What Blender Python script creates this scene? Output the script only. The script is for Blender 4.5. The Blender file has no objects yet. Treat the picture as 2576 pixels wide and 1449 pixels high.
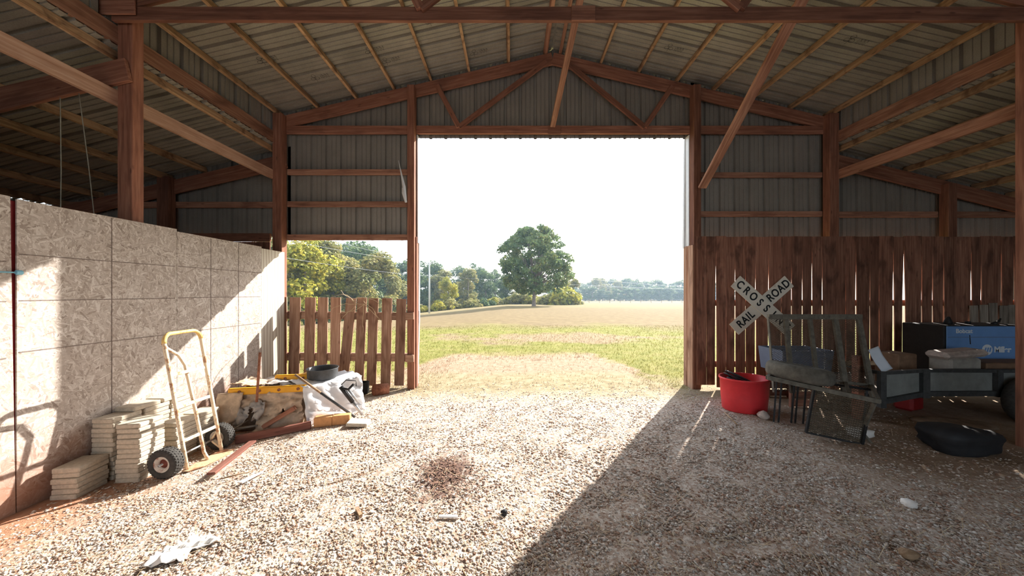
import bpy, bmesh, math, random
import numpy as np
from mathutils import Vector, Matrix, Euler

# ------------------------------------------------------------------ camera, sky, sun, exposure
scene = bpy.context.scene
COL = scene.collection
EYE = 1.65
FPX = 825.0                     # focal length in pixels of the 2576 px wide frame
cam_d = bpy.data.cameras.new('camera')
cam_d.sensor_width = 36.0
cam_d.lens = 36.0 * FPX / 2576.0
cam_d.shift_y = 9.5 / 2576.0
cam_d.clip_start = 0.05
cam_d.clip_end = 2000
cam = bpy.data.objects.new('camera', cam_d)
COL.objects.link(cam)
cam.location = (0, 0, EYE)
cam.rotation_euler = (math.radians(90), 0, 0)
scene.camera = cam

SUN_DIR = Vector((-0.785, -1.0, -0.804)).normalized()
sun_d = bpy.data.lights.new('sun_offscreen', 'SUN')
sun_d.energy = 9.0
sun_d.angle = math.radians(0.55)
sun_d.color = (1.0, 0.945, 0.875)
sun = bpy.data.objects.new('sun_offscreen', sun_d)
COL.objects.link(sun)
sun.rotation_euler = SUN_DIR.to_track_quat('-Z', 'Y').to_euler()

world = bpy.data.worlds.new('world')
scene.world = world
world.use_nodes = True
wn, wl = world.node_tree.nodes, world.node_tree.links
wn.clear()
w_out = wn.new('ShaderNodeOutputWorld')
w_bg = wn.new('ShaderNodeBackground')
w_sky = wn.new('ShaderNodeTexSky')
w_sky.sky_type = 'NISHITA'
w_sky.sun_disc = False
w_sky.sun_elevation = math.asin(-SUN_DIR.z)
w_sky.sun_rotation = math.atan2(-SUN_DIR.x, -SUN_DIR.y)
w_sky.air_density = 1.0
w_sky.dust_density = 2.5
w_sky.ozone_density = 1.0
w_mul = wn.new('ShaderNodeMix'); w_mul.data_type = 'RGBA'; w_mul.blend_type = 'MULTIPLY'
w_mul.inputs[0].default_value = 1.0
w_mul.inputs[7].default_value = (0.22, 0.22, 0.22, 1)
w_mix = wn.new('ShaderNodeMix'); w_mix.data_type = 'RGBA'
w_mix.inputs[0].default_value = 0.6
w_mix.inputs[7].default_value = (1.16, 1.26, 1.36, 1)     # thin high haze over the whole sky
wl.new(w_sky.outputs[0], w_mul.inputs[6])
wl.new(w_mul.outputs[2], w_mix.inputs[6])
wl.new(w_mix.outputs[2], w_bg.inputs[0])
w_bg.inputs[1].default_value = 1.35
wl.new(w_bg.outputs[0], w_out.inputs[0])

scene.view_settings.view_transform = 'Standard'
scene.view_settings.look = 'None'
scene.view_settings.gamma = 1.0
scene.view_settings.use_curve_mapping = False
scene.view_settings.exposure = 0.58

_ONES = 'zeroth first second third fourth fifth sixth seventh eighth ninth tenth eleventh twelfth thirteenth fourteenth fifteenth sixteenth seventeenth eighteenth nineteenth twentieth'.split()
def ordinal(n):
    if n <= 20: return _ONES[n]
    t = {2: 'twenty', 3: 'thirty', 4: 'forty', 5: 'fifty'}[n // 10]
    return (t[:-1] + 'ieth') if n % 10 == 0 else t + '-' + _ONES[n % 10]
rnd = random.Random(7)
nrs = np.random.RandomState(11)

# ------------------------------------------------------------------ helpers
WM = {}
IDM = Matrix.Identity(4)

def link(o, parent=None, m=None):
    COL.objects.link(o)
    m = m or IDM
    o.matrix_world = m
    WM[o.name] = m.copy()
    if parent is not None:
        o.parent = parent
        o.matrix_parent_inverse = WM[parent.name].inverted()
        o.matrix_basis = m
    return o

def tag(o, label=None, cat=None, group=None, kind=None):
    if label: o['label'] = label
    if cat: o['category'] = cat
    if group: o['group'] = group
    if kind: o['kind'] = kind
    return o

def thing(name, loc, label=None, cat=None, group=None, kind=None):
    o = bpy.data.objects.new(name, None)
    o.empty_display_size = 0.1
    link(o, None, Matrix.Translation(Vector(loc)))
    return tag(o, label, cat, group, kind)

class MB:
    def __init__(s): s.v, s.f = [], []
    def add(s, vs, fs):
        n = len(s.v); s.v.extend([tuple(p) for p in vs]); s.f.extend([tuple(i + n for i in f) for f in fs]); return s
    def box(s, c, size, rot=None):
        hx, hy, hz = size[0] / 2, size[1] / 2, size[2] / 2
        P = [Vector((x, y, z)) for z in (-hz, hz) for y in (-hy, hy) for x in (-hx, hx)]
        if rot is not None:
            R = Euler(rot).to_matrix(); P = [R @ p for p in P]
        c = Vector(c)
        return s.add([p + c for p in P], [(0, 2, 3, 1), (4, 5, 7, 6), (0, 1, 5, 4), (2, 6, 7, 3), (0, 4, 6, 2), (1, 3, 7, 5)])
    def bar(s, a, b, w, h, up=(0, 0, 1)):
        a, b = Vector(a), Vector(b); x = (b - a).normalized(); u = Vector(up)
        y = u.cross(x)
        if y.length < 1e-4: y = Vector((0, 1, 0)).cross(x)
        y.normalize(); z = x.cross(y)
        P = [p + y * (sy * w / 2) + z * (sz * h / 2) for sz in (-1, 1) for sy in (-1, 1) for p in (a, b)]
        return s.add(P, [(0, 2, 3, 1), (4, 5, 7, 6), (0, 1, 5, 4), (2, 6, 7, 3), (0, 4, 6, 2), (1, 3, 7, 5)])
    def tube(s, path, r, n=8, caps=True):
        path = [Vector(p) for p in path]
        rs = r if isinstance(r, (list, tuple)) else [r] * len(path)
        rings = []; prev = None
        for i, p in enumerate(path):
            t = (path[min(i + 1, len(path) - 1)] - path[max(i - 1, 0)]).normalized()
            if prev is None:
                a = Vector((0, 0, 1)) if abs(t.z) < 0.9 else Vector((1, 0, 0))
            else: a = prev
            u = (a - t * a.dot(t)).normalized(); v = t.cross(u); prev = u
            rings.append([p + (u * math.cos(2 * math.pi * k / n) + v * math.sin(2 * math.pi * k / n)) * rs[i] for k in range(n)])
        vs = [q for rg in rings for q in rg]; fs = []
        for i in range(len(path) - 1):
            for k in range(n):
                k2 = (k + 1) % n
                fs.append((i * n + k, i * n + k2, (i + 1) * n + k2, (i + 1) * n + k))
        if caps:
            fs.append(tuple(reversed(range(n)))); m0 = (len(path) - 1) * n
            fs.append(tuple(range(m0, m0 + n)))
        return s.add(vs, fs)
    def lathe(s, prof, n=24, m=None, closed=False):
        m = m or IDM; vs, fs = [], []
        for (r, z) in prof:
            for k in range(n):
                a = 2 * math.pi * k / n
                vs.append(m @ Vector((r * math.cos(a), r * math.sin(a), z)))
        L = len(prof); rng = range(L) if closed else range(L - 1)
        for i in rng:
            j = (i + 1) % L
            for k in range(n):
                k2 = (k + 1) % n
                fs.append((i * n + k, i * n + k2, j * n + k2, j * n + k))
        return s.add(vs, fs)
    def prism(s, poly, d, m=None):
        """poly: 2D outline in local XY, extruded from z=0 to d"""
        m = m or IDM; n = len(poly)
        vs = [m @ Vector((x, y, 0)) for x, y in poly] + [m @ Vector((x, y, d)) for x, y in poly]
        fs = [tuple(reversed(range(n))), tuple(range(n, 2 * n))] + [(i, (i + 1) % n, n + (i + 1) % n, n + i) for i in range(n)]
        return s.add(vs, fs)
    def mesh(s, name, smooth=False):
        me = bpy.data.meshes.new(name)
        me.from_pydata(s.v, [], s.f)
        if smooth:
            me.polygons.foreach_set('use_smooth', [True] * len(me.polygons))
        me.update()
        return me
    def build(s, name, mat, parent=None, smooth=False, m=None):
        me = s.mesh(name, smooth)
        me.materials.append(mat)
        o = bpy.data.objects.new(name, me)
        return link(o, parent, m)

def fix_normals(o):
    bm = bmesh.new(); bm.from_mesh(o.data); bmesh.ops.recalc_face_normals(bm, faces=bm.faces); bm.to_mesh(o.data); bm.free()

def frame_matrix(a, b, up=(0, 0, 1)):
    a, b = Vector(a), Vector(b); x = (b - a).normalized(); u = Vector(up)
    y = u.cross(x)
    if y.length < 1e-4: y = Vector((0, 1, 0)).cross(x)
    y.normalize(); z = x.cross(y)
    R = Matrix((x, y, z)).transposed().to_4x4()
    return Matrix.Translation((a + b) / 2) @ R

_boxc = {}
def box_mesh(L, w, h, mat, bev=0.004):
    key = (round(L, 3), round(w, 3), round(h, 3), mat.name)
    if key in _boxc: return _boxc[key]
    bm = bmesh.new()
    bmesh.ops.create_cube(bm, size=1.0)
    for v in bm.verts: v.co = Vector((v.co.x * L, v.co.y * w, v.co.z * h))
    if bev: bmesh.ops.bevel(bm, geom=list(bm.edges), offset=bev, segments=1, affect='EDGES')
    me = bpy.data.meshes.new('timber'); bm.to_mesh(me); bm.free()
    me.materials.append(mat); _boxc[key] = me
    return me

def timber(name, a, b, w, h, mat, parent=None, up=(0, 0, 1), bev=0.004):
    """a sawn board from a to b; local X runs along the grain"""
    a, b = Vector(a), Vector(b)
    o = bpy.data.objects.new(name, box_mesh((b - a).length, w, h, mat, bev))
    return link(o, parent, frame_matrix(a, b, up))

def box_obj(name, c, size, mat, parent=None, rot=(0, 0, 0), bev=0.004):
    o = bpy.data.objects.new(name, box_mesh(size[0], size[1], size[2], mat, bev))
    return link(o, parent, Matrix.Translation(Vector(c)) @ Euler(rot).to_matrix().to_4x4())

def sstep(a, b, x):
    t = np.clip((x - a) / (b - a), 0, 1); return t * t * (3 - 2 * t)

def gz(x, y):
    """ground height"""
    x = np.asarray(x, float); y = np.asarray(y, float)
    z = -0.07 * sstep(2.2, 3.3, -x) * (1 - sstep(5.0, 6.5, y))
    z = z + 0.012 * np.sin(1.7 * x + 0.6) * np.sin(1.3 * y + 1.0) * (1 - sstep(20, 40, y)) * sstep(0, 1.6, 5.0 - np.abs(x)) * (1 - sstep(2.6, 3.2, -x))
    out = np.maximum(y - 8, 0)
    z = z - 0.0205 * out + 0.0205 * 4 * (1 - np.exp(-out / 4))
    z = z - 0.085 * np.maximum(-x - 1, 0) ** 1.0 * sstep(9, 40, y) * (1 - 0.45 * sstep(60, 140, y)) * np.minimum(1, 45.0 / np.maximum(np.abs(x), 1))
    return z
def gzf(x, y): return float(gz(x, y))

# ------------------------------------------------------------------ materials
def new_mat(name):
    m = bpy.data.materials.new(name); m.use_nodes = True
    nt = m.node_tree; nt.nodes.clear()
    out = nt.nodes.new('ShaderNodeOutputMaterial'); b = nt.nodes.new('ShaderNodeBsdfPrincipled')
    nt.links.new(b.outputs[0], out.inputs[0])
    b.inputs['Specular IOR Level'].default_value = 0.3
    return m, nt, b

def ramp(nt, fac, stops):
    r = nt.nodes.new('ShaderNodeValToRGB'); e = r.color_ramp.elements
    e[0].position, e[0].color = stops[0][0], (*stops[0][1], 1)
    e[1].position, e[1].color = stops[-1][0], (*stops[-1][1], 1)
    for p, c in stops[1:-1]:
        x = e.new(p); x.color = (*c, 1)
    if fac is not None: nt.links.new(fac, r.inputs[0])
    return r.outputs[0]

def val(nt, op, a, b=None, c=None, clamp=False):
    n = nt.nodes.new('ShaderNodeMath'); n.operation = op; n.use_clamp = clamp
    for i, x in enumerate((a, b, c)):
        if x is None: continue
        if isinstance(x, (int, float)): n.inputs[i].default_value = x
        else: nt.links.new(x, n.inputs[i])
    return n.outputs[0]

def mixc(nt, fac, a, b, mode='MIX'):
    n = nt.nodes.new('ShaderNodeMix'); n.data_type = 'RGBA'; n.blend_type = mode
    for i, x in ((0, fac), (6, a), (7, b)):
        if isinstance(x, (int, float)): n.inputs[i].default_value = x
        elif isinstance(x, tuple): n.inputs[i].default_value = (*x, 1)
        else: nt.links.new(x, n.inputs[i])
    return n.outputs[2]

def coords(nt, scale=(1, 1, 1), kind='Object', rot=(0, 0, 0), rand=True):
    tc = nt.nodes.new('ShaderNodeTexCoord'); mp = nt.nodes.new('ShaderNodeMapping')
    if any(rot):                       # rotate first, then stretch
        mp.vector_type = 'TEXTURE'; scale = tuple(1.0 / k for k in scale)
    mp.inputs['Scale'].default_value = scale; mp.inputs['Rotation'].default_value = rot
    nt.links.new(tc.outputs[kind], mp.inputs[0])
    if rand:
        oi = nt.nodes.new('ShaderNodeObjectInfo')
        c = nt.nodes.new('ShaderNodeCombineXYZ')
        for i, k in enumerate((37.0, 91.0, 53.0)):
            nt.links.new(val(nt, 'MULTIPLY', oi.outputs['Random'], k), c.inputs[i])
        nt.links.new(c.outputs[0], mp.inputs['Location'])
    return mp.outputs[0]

def noise(nt, vec, scale=5, detail=4, rough=0.6, dist=0.0):
    n = nt.nodes.new('ShaderNodeTexNoise'); n.inputs['Scale'].default_value = scale
    n.inputs['Detail'].default_value = detail; n.inputs['Roughness'].default_value = rough
    n.inputs['Distortion'].default_value = dist
    if vec is not None: nt.links.new(vec, n.inputs['Vector'])
    return n.outputs['Fac']

def voro(nt, vec, scale, feature='F1', out='Color', rnd_=1.0):
    n = nt.nodes.new('ShaderNodeTexVoronoi'); n.feature = feature; n.inputs['Scale'].default_value = scale
    n.inputs['Randomness'].default_value = rnd_
    nt.links.new(vec, n.inputs['Vector'])
    return n.outputs[out]

def bump(nt, b, h, strength=0.3, dist=0.01):
    n = nt.nodes.new('ShaderNodeBump'); n.inputs['Strength'].default_value = strength; n.inputs['Distance'].default_value = dist
    nt.links.new(h, n.inputs['Height']); nt.links.new(n.outputs[0], b.inputs['Normal'])

def wood(name, dark, mid, light, stain=(0.10, 0.05, 0.035), stain_amt=0.45, rough=0.85, patch_f=1.6):
    m, nt, b = new_mat(name)
    g = noise(nt, coords(nt, (1.6, 34, 34)), 1.0, 5, 0.65, 0.3)
    c = ramp(nt, g, [(0.28, dark), (0.5, mid), (0.72, light)])
    patch = noise(nt, coords(nt, (patch_f, 5, 5)), 1.0, 3, 0.6, 0.4)
    pf = ramp(nt, patch, [(0.50, (0, 0, 0)), (0.68, (1, 1, 1))])
    c = mixc(nt, val(nt, 'MULTIPLY', pf, stain_amt), c, stain)
    knots = voro(nt, coords(nt, (2.6, 9, 9)), 1.0, 'F1', 'Distance')
    kf = ramp(nt, knots, [(0.05, (1, 1, 1)), (0.11, (0, 0, 0))])
    c = mixc(nt, val(nt, 'MULTIPLY', kf, 0.7), c, stain)
    oi = nt.nodes.new('ShaderNodeObjectInfo')
    h = nt.nodes.new('ShaderNodeHueSaturation')
    nt.links.new(val(nt, 'MULTIPLY_ADD', oi.outputs['Random'], 0.5, 0.78), h.inputs['Value'])
    nt.links.new(c, h.inputs['Color'])
    nt.links.new(h.outputs[0], b.inputs['Base Color'])
    b.inputs['Roughness'].default_value = rough
    bump(nt, b, g, 0.35, 0.006)
    return m

def plain(name, col, rough=0.6, metal=0.0, var=0.25, scale=12, spec=0.3, bmp=0.15):
    m, nt, b = new_mat(name)
    n = noise(nt, coords(nt), scale, 5, 0.65)
    dk = tuple(x * (1 - var) for x in col); lt = tuple(min(1, x * (1 + var)) for x in col)
    nt.links.new(ramp(nt, n, [(0.3, dk), (0.7, lt)]), b.inputs['Base Color'])
    b.inputs['Roughness'].default_value = rough; b.inputs['Metallic'].default_value = metal
    b.inputs['Specular IOR Level'].default_value = spec
    if bmp: bump(nt, b, n, bmp, 0.005)
    return m

def worn(name, paint, rust, amt=0.5, rough=0.55, scale=18):
    m, nt, b = new_mat(name)
    n = noise(nt, coords(nt), scale, 6, 0.7); n2 = noise(nt, coords(nt), scale * 0.25, 2, 0.5)
    f = val(nt, 'ADD', val(nt, 'MULTIPLY', n, 0.7), val(nt, 'MULTIPLY', n2, 0.3))
    k = ramp(nt, f, [(0.62 - 0.25 * amt, (0, 0, 0)), (0.72 - 0.25 * amt, (1, 1, 1))])
    nt.links.new(mixc(nt, k, paint, rust), b.inputs['Base Color'])
    b.inputs['Roughness'].default_value = rough
    bump(nt, b, n, 0.15, 0.003)
    return m

M = {}
M['post'] = wood('red brown post timber', (0.15, 0.063, 0.040), (0.265, 0.115, 0.072), (0.38, 0.19, 0.125), stain=(0.09, 0.036, 0.027))
M['beam'] = wood('rough sawn beam timber', (0.20, 0.095, 0.062), (0.34, 0.17, 0.11), (0.48, 0.28, 0.19), stain=(0.12, 0.05, 0.035), stain_amt=0.6)
M['pale_beam'] = wood('pale bleached beam timber', (0.36, 0.20, 0.13), (0.50, 0.31, 0.22), (0.62, 0.44, 0.34), stain=(0.22, 0.10, 0.06), stain_amt=0.35)
M['purlin'] = wood('stained purlin timber', (0.24, 0.13, 0.07), (0.42, 0.26, 0.145), (0.58, 0.41, 0.25), stain=(0.12, 0.06, 0.035), stain_amt=0.8, patch_f=5.0)
M['truss'] = M['post']                  # the same timber as the posts
M['plank'] = wood('weathered plank wall', (0.15, 0.068, 0.046), (0.27, 0.125, 0.083), (0.41, 0.22, 0.15), stain=(0.075, 0.036, 0.026), stain_amt=0.75, patch_f=2.2)
M['picket'] = wood('weathered picket', (0.25, 0.13, 0.085), (0.40, 0.235, 0.16), (0.54, 0.36, 0.27), stain=(0.13, 0.055, 0.035), stain_amt=0.75)
M['red_timber'] = wood('red stained timber', (0.14, 0.05, 0.036), (0.22, 0.085, 0.062), (0.33, 0.16, 0.12))
M['stick'] = wood('dry stick', (0.22, 0.14, 0.08), (0.38, 0.25, 0.15), (0.55, 0.40, 0.26))
M['grey_wood'] = wood('grey weathered timber', (0.16, 0.13, 0.11), (0.27, 0.23, 0.19), (0.4, 0.35, 0.3), stain=(0.1, 0.08, 0.06))

def metal_sheet(name, col, var=0.1):
    m, nt, b = new_mat(name)
    n = noise(nt, coords(nt), 90, 3, 0.7); n2 = noise(nt, coords(nt), 2.2, 4, 0.6)
    f = val(nt, 'ADD', val(nt, 'MULTIPLY', n, 0.5), val(nt, 'MULTIPLY', n2, 0.5))
    dk = tuple(x * (1 - 2 * var) for x in col); lt = tuple(x * (1 + 2 * var) for x in col)
    nt.links.new(ramp(nt, f, [(0.35, dk), (0.65, lt)]), b.inputs['Base Color'])
    b.inputs['Roughness'].default_value = 0.48; b.inputs['Metallic'].default_value = 0.25
    return m
M['roof'] = metal_sheet('unpainted roof sheet', (0.35, 0.335, 0.29), 0.12)
M['siding'] = metal_sheet('grey wall sheet', (0.30, 0.285, 0.255), 0.08)
M['white_trim'] = plain('white painted trim', (0.72, 0.74, 0.76), 0.45, 0.1, 0.06)
M['ink'] = plain('printed black mark', (0.05, 0.05, 0.045), 0.8)

def osb():
    m, nt, b = new_mat('oriented strand board')
    base = None
    lay = []
    for i, (ang, sc) in enumerate(((0.35, 1.0), (1.2, 1.2), (2.1, 0.9), (2.75, 1.1), (1.65, 1.0))):
        # flakes: stretched cells in the board plane (Y, Z)
        v = coords(nt, (4.5 * sc, 14 * sc, 70 * sc), rot=(ang, 0, 0), rand=False)
        warp = nt.nodes.new('ShaderNodeVectorMath'); warp.operation = 'ADD'
        nz = nt.nodes.new('ShaderNodeTexNoise'); nz.inputs['Scale'].default_value = 0.35; nz.inputs['Detail'].default_value = 1
        nt.links.new(v, nz.inputs['Vector'])
        sc_ = nt.nodes.new('ShaderNodeVectorMath'); sc_.operation = 'SCALE'; sc_.inputs[3].default_value = 2.2
        nt.links.new(nz.outputs['Color'], sc_.inputs[0]); nt.links.new(v, warp.inputs[0]); nt.links.new(sc_.outputs[0], warp.inputs[1])
        cell = voro(nt, warp.outputs[0], 1.0, 'F1', 'Color')
        sp = nt.nodes.new('ShaderNodeSeparateColor'); nt.links.new(cell, sp.inputs[0])
        dist = voro(nt, warp.outputs[0], 1.0, 'F1', 'Distance')
        lay.append((sp.outputs[0], sp.outputs[1], dist))
    # top layer wins where its random height is largest
    best = val(nt, 'MULTIPLY', lay[0][1], 1.0); colv = lay[0][0]
    for r_, h_, d_ in lay[1:]:
        k = val(nt, 'GREATER_THAN', h_, best)
        colv = val(nt, 'ADD', val(nt, 'MULTIPLY', k, r_), val(nt, 'MULTIPLY', val(nt, 'SUBTRACT', 1.0, k), colv))
        best = val(nt, 'MAXIMUM', h_, best)
    fine = noise(nt, coords(nt, (6, 60, 60), rand=False), 1.0, 3, 0.7)
    f = val(nt, 'ADD', val(nt, 'MULTIPLY', colv, 0.75), val(nt, 'MULTIPLY', fine, 0.25))
    c = ramp(nt, f, [(0.06, (0.23, 0.18, 0.15)), (0.22, (0.39, 0.33, 0.285)), (0.6, (0.49, 0.43, 0.38)), (0.92, (0.66, 0.61, 0.56))])
    # red brown tone low on the boards, with a noisy upper edge
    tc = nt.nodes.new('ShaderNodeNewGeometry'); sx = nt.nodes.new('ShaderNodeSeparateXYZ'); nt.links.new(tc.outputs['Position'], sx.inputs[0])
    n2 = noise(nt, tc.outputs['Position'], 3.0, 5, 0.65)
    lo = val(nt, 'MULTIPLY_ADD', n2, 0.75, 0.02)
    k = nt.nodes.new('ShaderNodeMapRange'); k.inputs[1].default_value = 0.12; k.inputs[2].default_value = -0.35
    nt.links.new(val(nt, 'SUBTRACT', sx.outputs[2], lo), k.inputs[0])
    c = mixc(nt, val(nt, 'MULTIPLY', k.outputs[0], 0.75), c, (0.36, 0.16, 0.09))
    nt.links.new(c, b.inputs['Base Color'])
    b.inputs['Roughness'].default_value = 0.75
    bump(nt, b, f, 0.25, 0.004)
    return m
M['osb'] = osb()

def plywood():
    m, nt, b = new_mat('plywood')
    w = nt.nodes.new('ShaderNodeTexWave'); w.wave_type = 'RINGS'; w.inputs['Scale'].default_value = 1.5
    w.inputs['Distortion'].default_value = 5.5; w.inputs['Detail'].default_value = 2; w.inputs['Detail Scale'].default_value = 0.8
    nt.links.new(coords(nt, (1, 3.4, 0.6), rand=False), w.inputs['Vector'])
    nt.links.new(ramp(nt, w.outputs['Fac'], [(0.0, (0.42, 0.36, 0.29)), (0.25, (0.56, 0.51, 0.43)), (1.0, (0.64, 0.60, 0.52))]), b.inputs['Base Color'])
    b.inputs['Roughness'].default_value = 0.7
    return m
M['plywood'] = plywood()
M['pencil'] = plain('grey pencil line', (0.20, 0.16, 0.14), 0.9, var=0.4, scale=30)
M['red_paint'] = plain('deep red paint', (0.22, 0.02, 0.025), 0.5)
M['blue_rope'] = plain('pale blue cord', (0.25, 0.55, 0.70), 0.7)
M['concrete'] = plain('buff concrete', (0.50, 0.435, 0.345), 0.92, var=0.18, scale=40, bmp=0.4)
M['truck'] = worn('chipped cream yellow paint', (0.80, 0.66, 0.47), (0.42, 0.20, 0.10), 0.42, 0.5, 22)
M['truck_handle'] = worn('yellow painted handle', (0.80, 0.55, 0.20), (0.42, 0.22, 0.10), 0.3, 0.5, 22)
M['toe'] = worn('rusty tan plate', (0.62, 0.42, 0.26), (0.40, 0.17, 0.09), 0.6)
M['rubber'] = plain('dusty black rubber', (0.055, 0.052, 0.048), 0.85, var=0.35, scale=30)
M['dusty_rubber'] = plain('grey dusty tyre rubber', (0.13, 0.12, 0.10), 0.9, var=0.35, scale=14)
M['rim'] = worn('white wheel rim', (0.62, 0.57, 0.50), (0.28, 0.10, 0.06), 0.35)
M['hub'] = plain('dark red hub', (0.17, 0.045, 0.03), 0.6)
M['canvas'] = plain('tan torn wrapping', (0.58, 0.44, 0.32), 0.9, var=0.32, scale=9, bmp=0.5)
M['white_sheet'] = plain('white plastic sheet', (0.74, 0.75, 0.77), 0.45, var=0.08, scale=6, bmp=0.3)
M['grey_sheet'] = plain('grey crumpled sheet', (0.42, 0.38, 0.35), 0.7, var=0.25, scale=9, bmp=0.5)
M['yellow'] = plain('yellow orange plastic', (0.83, 0.40, 0.025), 0.4, var=0.1, scale=8)
M['bundle'] = plain('dusty brown bundle core', (0.28, 0.20, 0.14), 0.95, var=0.45, scale=7, bmp=0.8)
M['black_metal'] = plain('black iron', (0.035, 0.036, 0.038), 0.5, 0.3, 0.3, 20)
M['pan'] = plain('dark grey pan', (0.075, 0.08, 0.085), 0.5, 0.2, 0.25, 20)
M['steel'] = plain('bare steel tube', (0.50, 0.52, 0.54), 0.3, 0.7, 0.15, 30)
M['rust'] = plain('rusty iron', (0.33, 0.135, 0.08), 0.85, 0.1, 0.4, 25)
M['brick'] = plain('orange fire brick', (0.66, 0.33, 0.14), 0.9, var=0.12, scale=25)
M['red_tub'] = plain('red plastic', (0.78, 0.045, 0.055), 0.4, var=0.1, scale=6, spec=0.5, bmp=0.0)
M['cable'] = plain('black cable', (0.03, 0.03, 0.035), 0.45)
M['sign'] = worn('cream sign paint', (0.80, 0.77, 0.67), (0.55, 0.50, 0.40), 0.15, 0.45, 10)
M['sign_ink'] = plain('black sign lettering', (0.015, 0.018, 0.02), 0.5, var=0.1)
M['gate_metal'] = plain('weathered grey brown steel', (0.17, 0.155, 0.125), 0.75, 0.2, 0.35, 18)
M['mesh_metal'] = plain('rusty expanded mesh', (0.11, 0.09, 0.062), 0.8, 0.2, 0.35, 25)
M['trailer_frame'] = plain('dark trailer steel', (0.07, 0.072, 0.072), 0.6, 0.2, 0.3, 15)
M['trailer_panel'] = plain('grey green trailer panel', (0.25, 0.26, 0.245), 0.6, 0.1, 0.2, 6)
M['welder_blue'] = plain('blue machine cabinet', (0.16, 0.33, 0.66), 0.4, 0.0, 0.08, 5, spec=0.5, bmp=0.0)
M['welder_dark'] = plain('black machine side', (0.022, 0.02, 0.02), 0.6)
M['white_print'] = plain('white print', (0.78, 0.82, 0.86), 0.5, var=0.03)
M['blue_tub'] = plain('grey blue plastic', (0.17, 0.22, 0.33), 0.5, var=0.12, scale=6)
M['paper'] = plain('pale paper', (0.66, 0.72, 0.80), 0.7, var=0.05, scale=6)
M['white_rag'] = plain('white rag', (0.85, 0.82, 0.78), 0.85, var=0.08, scale=8, bmp=0.4)
M['sack'] = plain('grey paper sack', (0.38, 0.36, 0.32), 0.85, var=0.25, scale=9, bmp=0.4)
M['box_brown'] = plain('brown carton', (0.22, 0.13, 0.08), 0.85, var=0.25, scale=9)
M['bag_black'] = plain('black rubber tub', (0.022, 0.023, 0.026), 0.6, var=0.3, scale=8, bmp=0.4)
M['gas_red'] = plain('red can plastic', (0.30, 0.02, 0.02), 0.45, var=0.15)
M['stone'] = plain('pale stone', (0.50, 0.42, 0.37), 0.9, var=0.3, scale=14, bmp=0.6)
M['bark'] = plain('bark', (0.22, 0.18, 0.15), 0.95, var=0.4, scale=6, bmp=0.6)
M['utility'] = plain('grey utility pole', (0.5, 0.5, 0.47), 0.8)
M['wire'] = plain('grey wire', (0.34, 0.36, 0.38), 0.5)
M['twine'] = plain('twine', (0.35, 0.33, 0.27), 0.9)

def leaf_mat(name, cols, trans=0.45):
    m, nt, b = new_mat(name)
    g = nt.nodes.new('ShaderNodeNewGeometry')
    n = noise(nt, coords(nt, rand=True), 0.35, 2, 0.5)
    f = val(nt, 'ADD', val(nt, 'MULTIPLY', g.outputs['Random Per Island'], 0.5), val(nt, 'MULTIPLY', val(nt, 'MULTIPLY_ADD', n, 2.2, -0.6, clamp=True), 0.5))
    k = len(cols) - 1
    c = ramp(nt, f, [(0.05 + 0.9 * i / k, x) for i, x in enumerate(cols)])
    nt.links.new(c, b.inputs['Base Color']); b.inputs['Roughness'].default_value = 0.6
    t = nt.nodes.new('ShaderNodeBsdfTranslucent'); nt.links.new(c, t.inputs[0])
    mx = nt.nodes.new('ShaderNodeMixShader'); mx.inputs[0].default_value = trans
    nt.links.new(b.outputs[0], mx.inputs[1]); nt.links.new(t.outputs[0], mx.inputs[2])
    nt.links.new(mx.outputs[0], nt.nodes['Material Output'].inputs[0])
    return m
M['leaf_oak'] = leaf_mat('oak leaves', [(0.07, 0.125, 0.06), (0.12, 0.185, 0.07), (0.18, 0.235, 0.075), (0.32, 0.30, 0.10)])
M['leaf_dark'] = leaf_mat('dark green leaves', [(0.045, 0.095, 0.05), (0.08, 0.14, 0.06), (0.14, 0.20, 0.07), (0.20, 0.25, 0.08)])
M['leaf_olive'] = leaf_mat('olive leaves', [(0.13, 0.16, 0.05), (0.22, 0.23, 0.07), (0.33, 0.30, 0.10), (0.44, 0.37, 0.13)])
M['leaf_yellow'] = leaf_mat('yellow green leaves', [(0.18, 0.22, 0.04), (0.30, 0.32, 0.05), (0.45, 0.41, 0.06), (0.62, 0.50, 0.07)])

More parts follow.
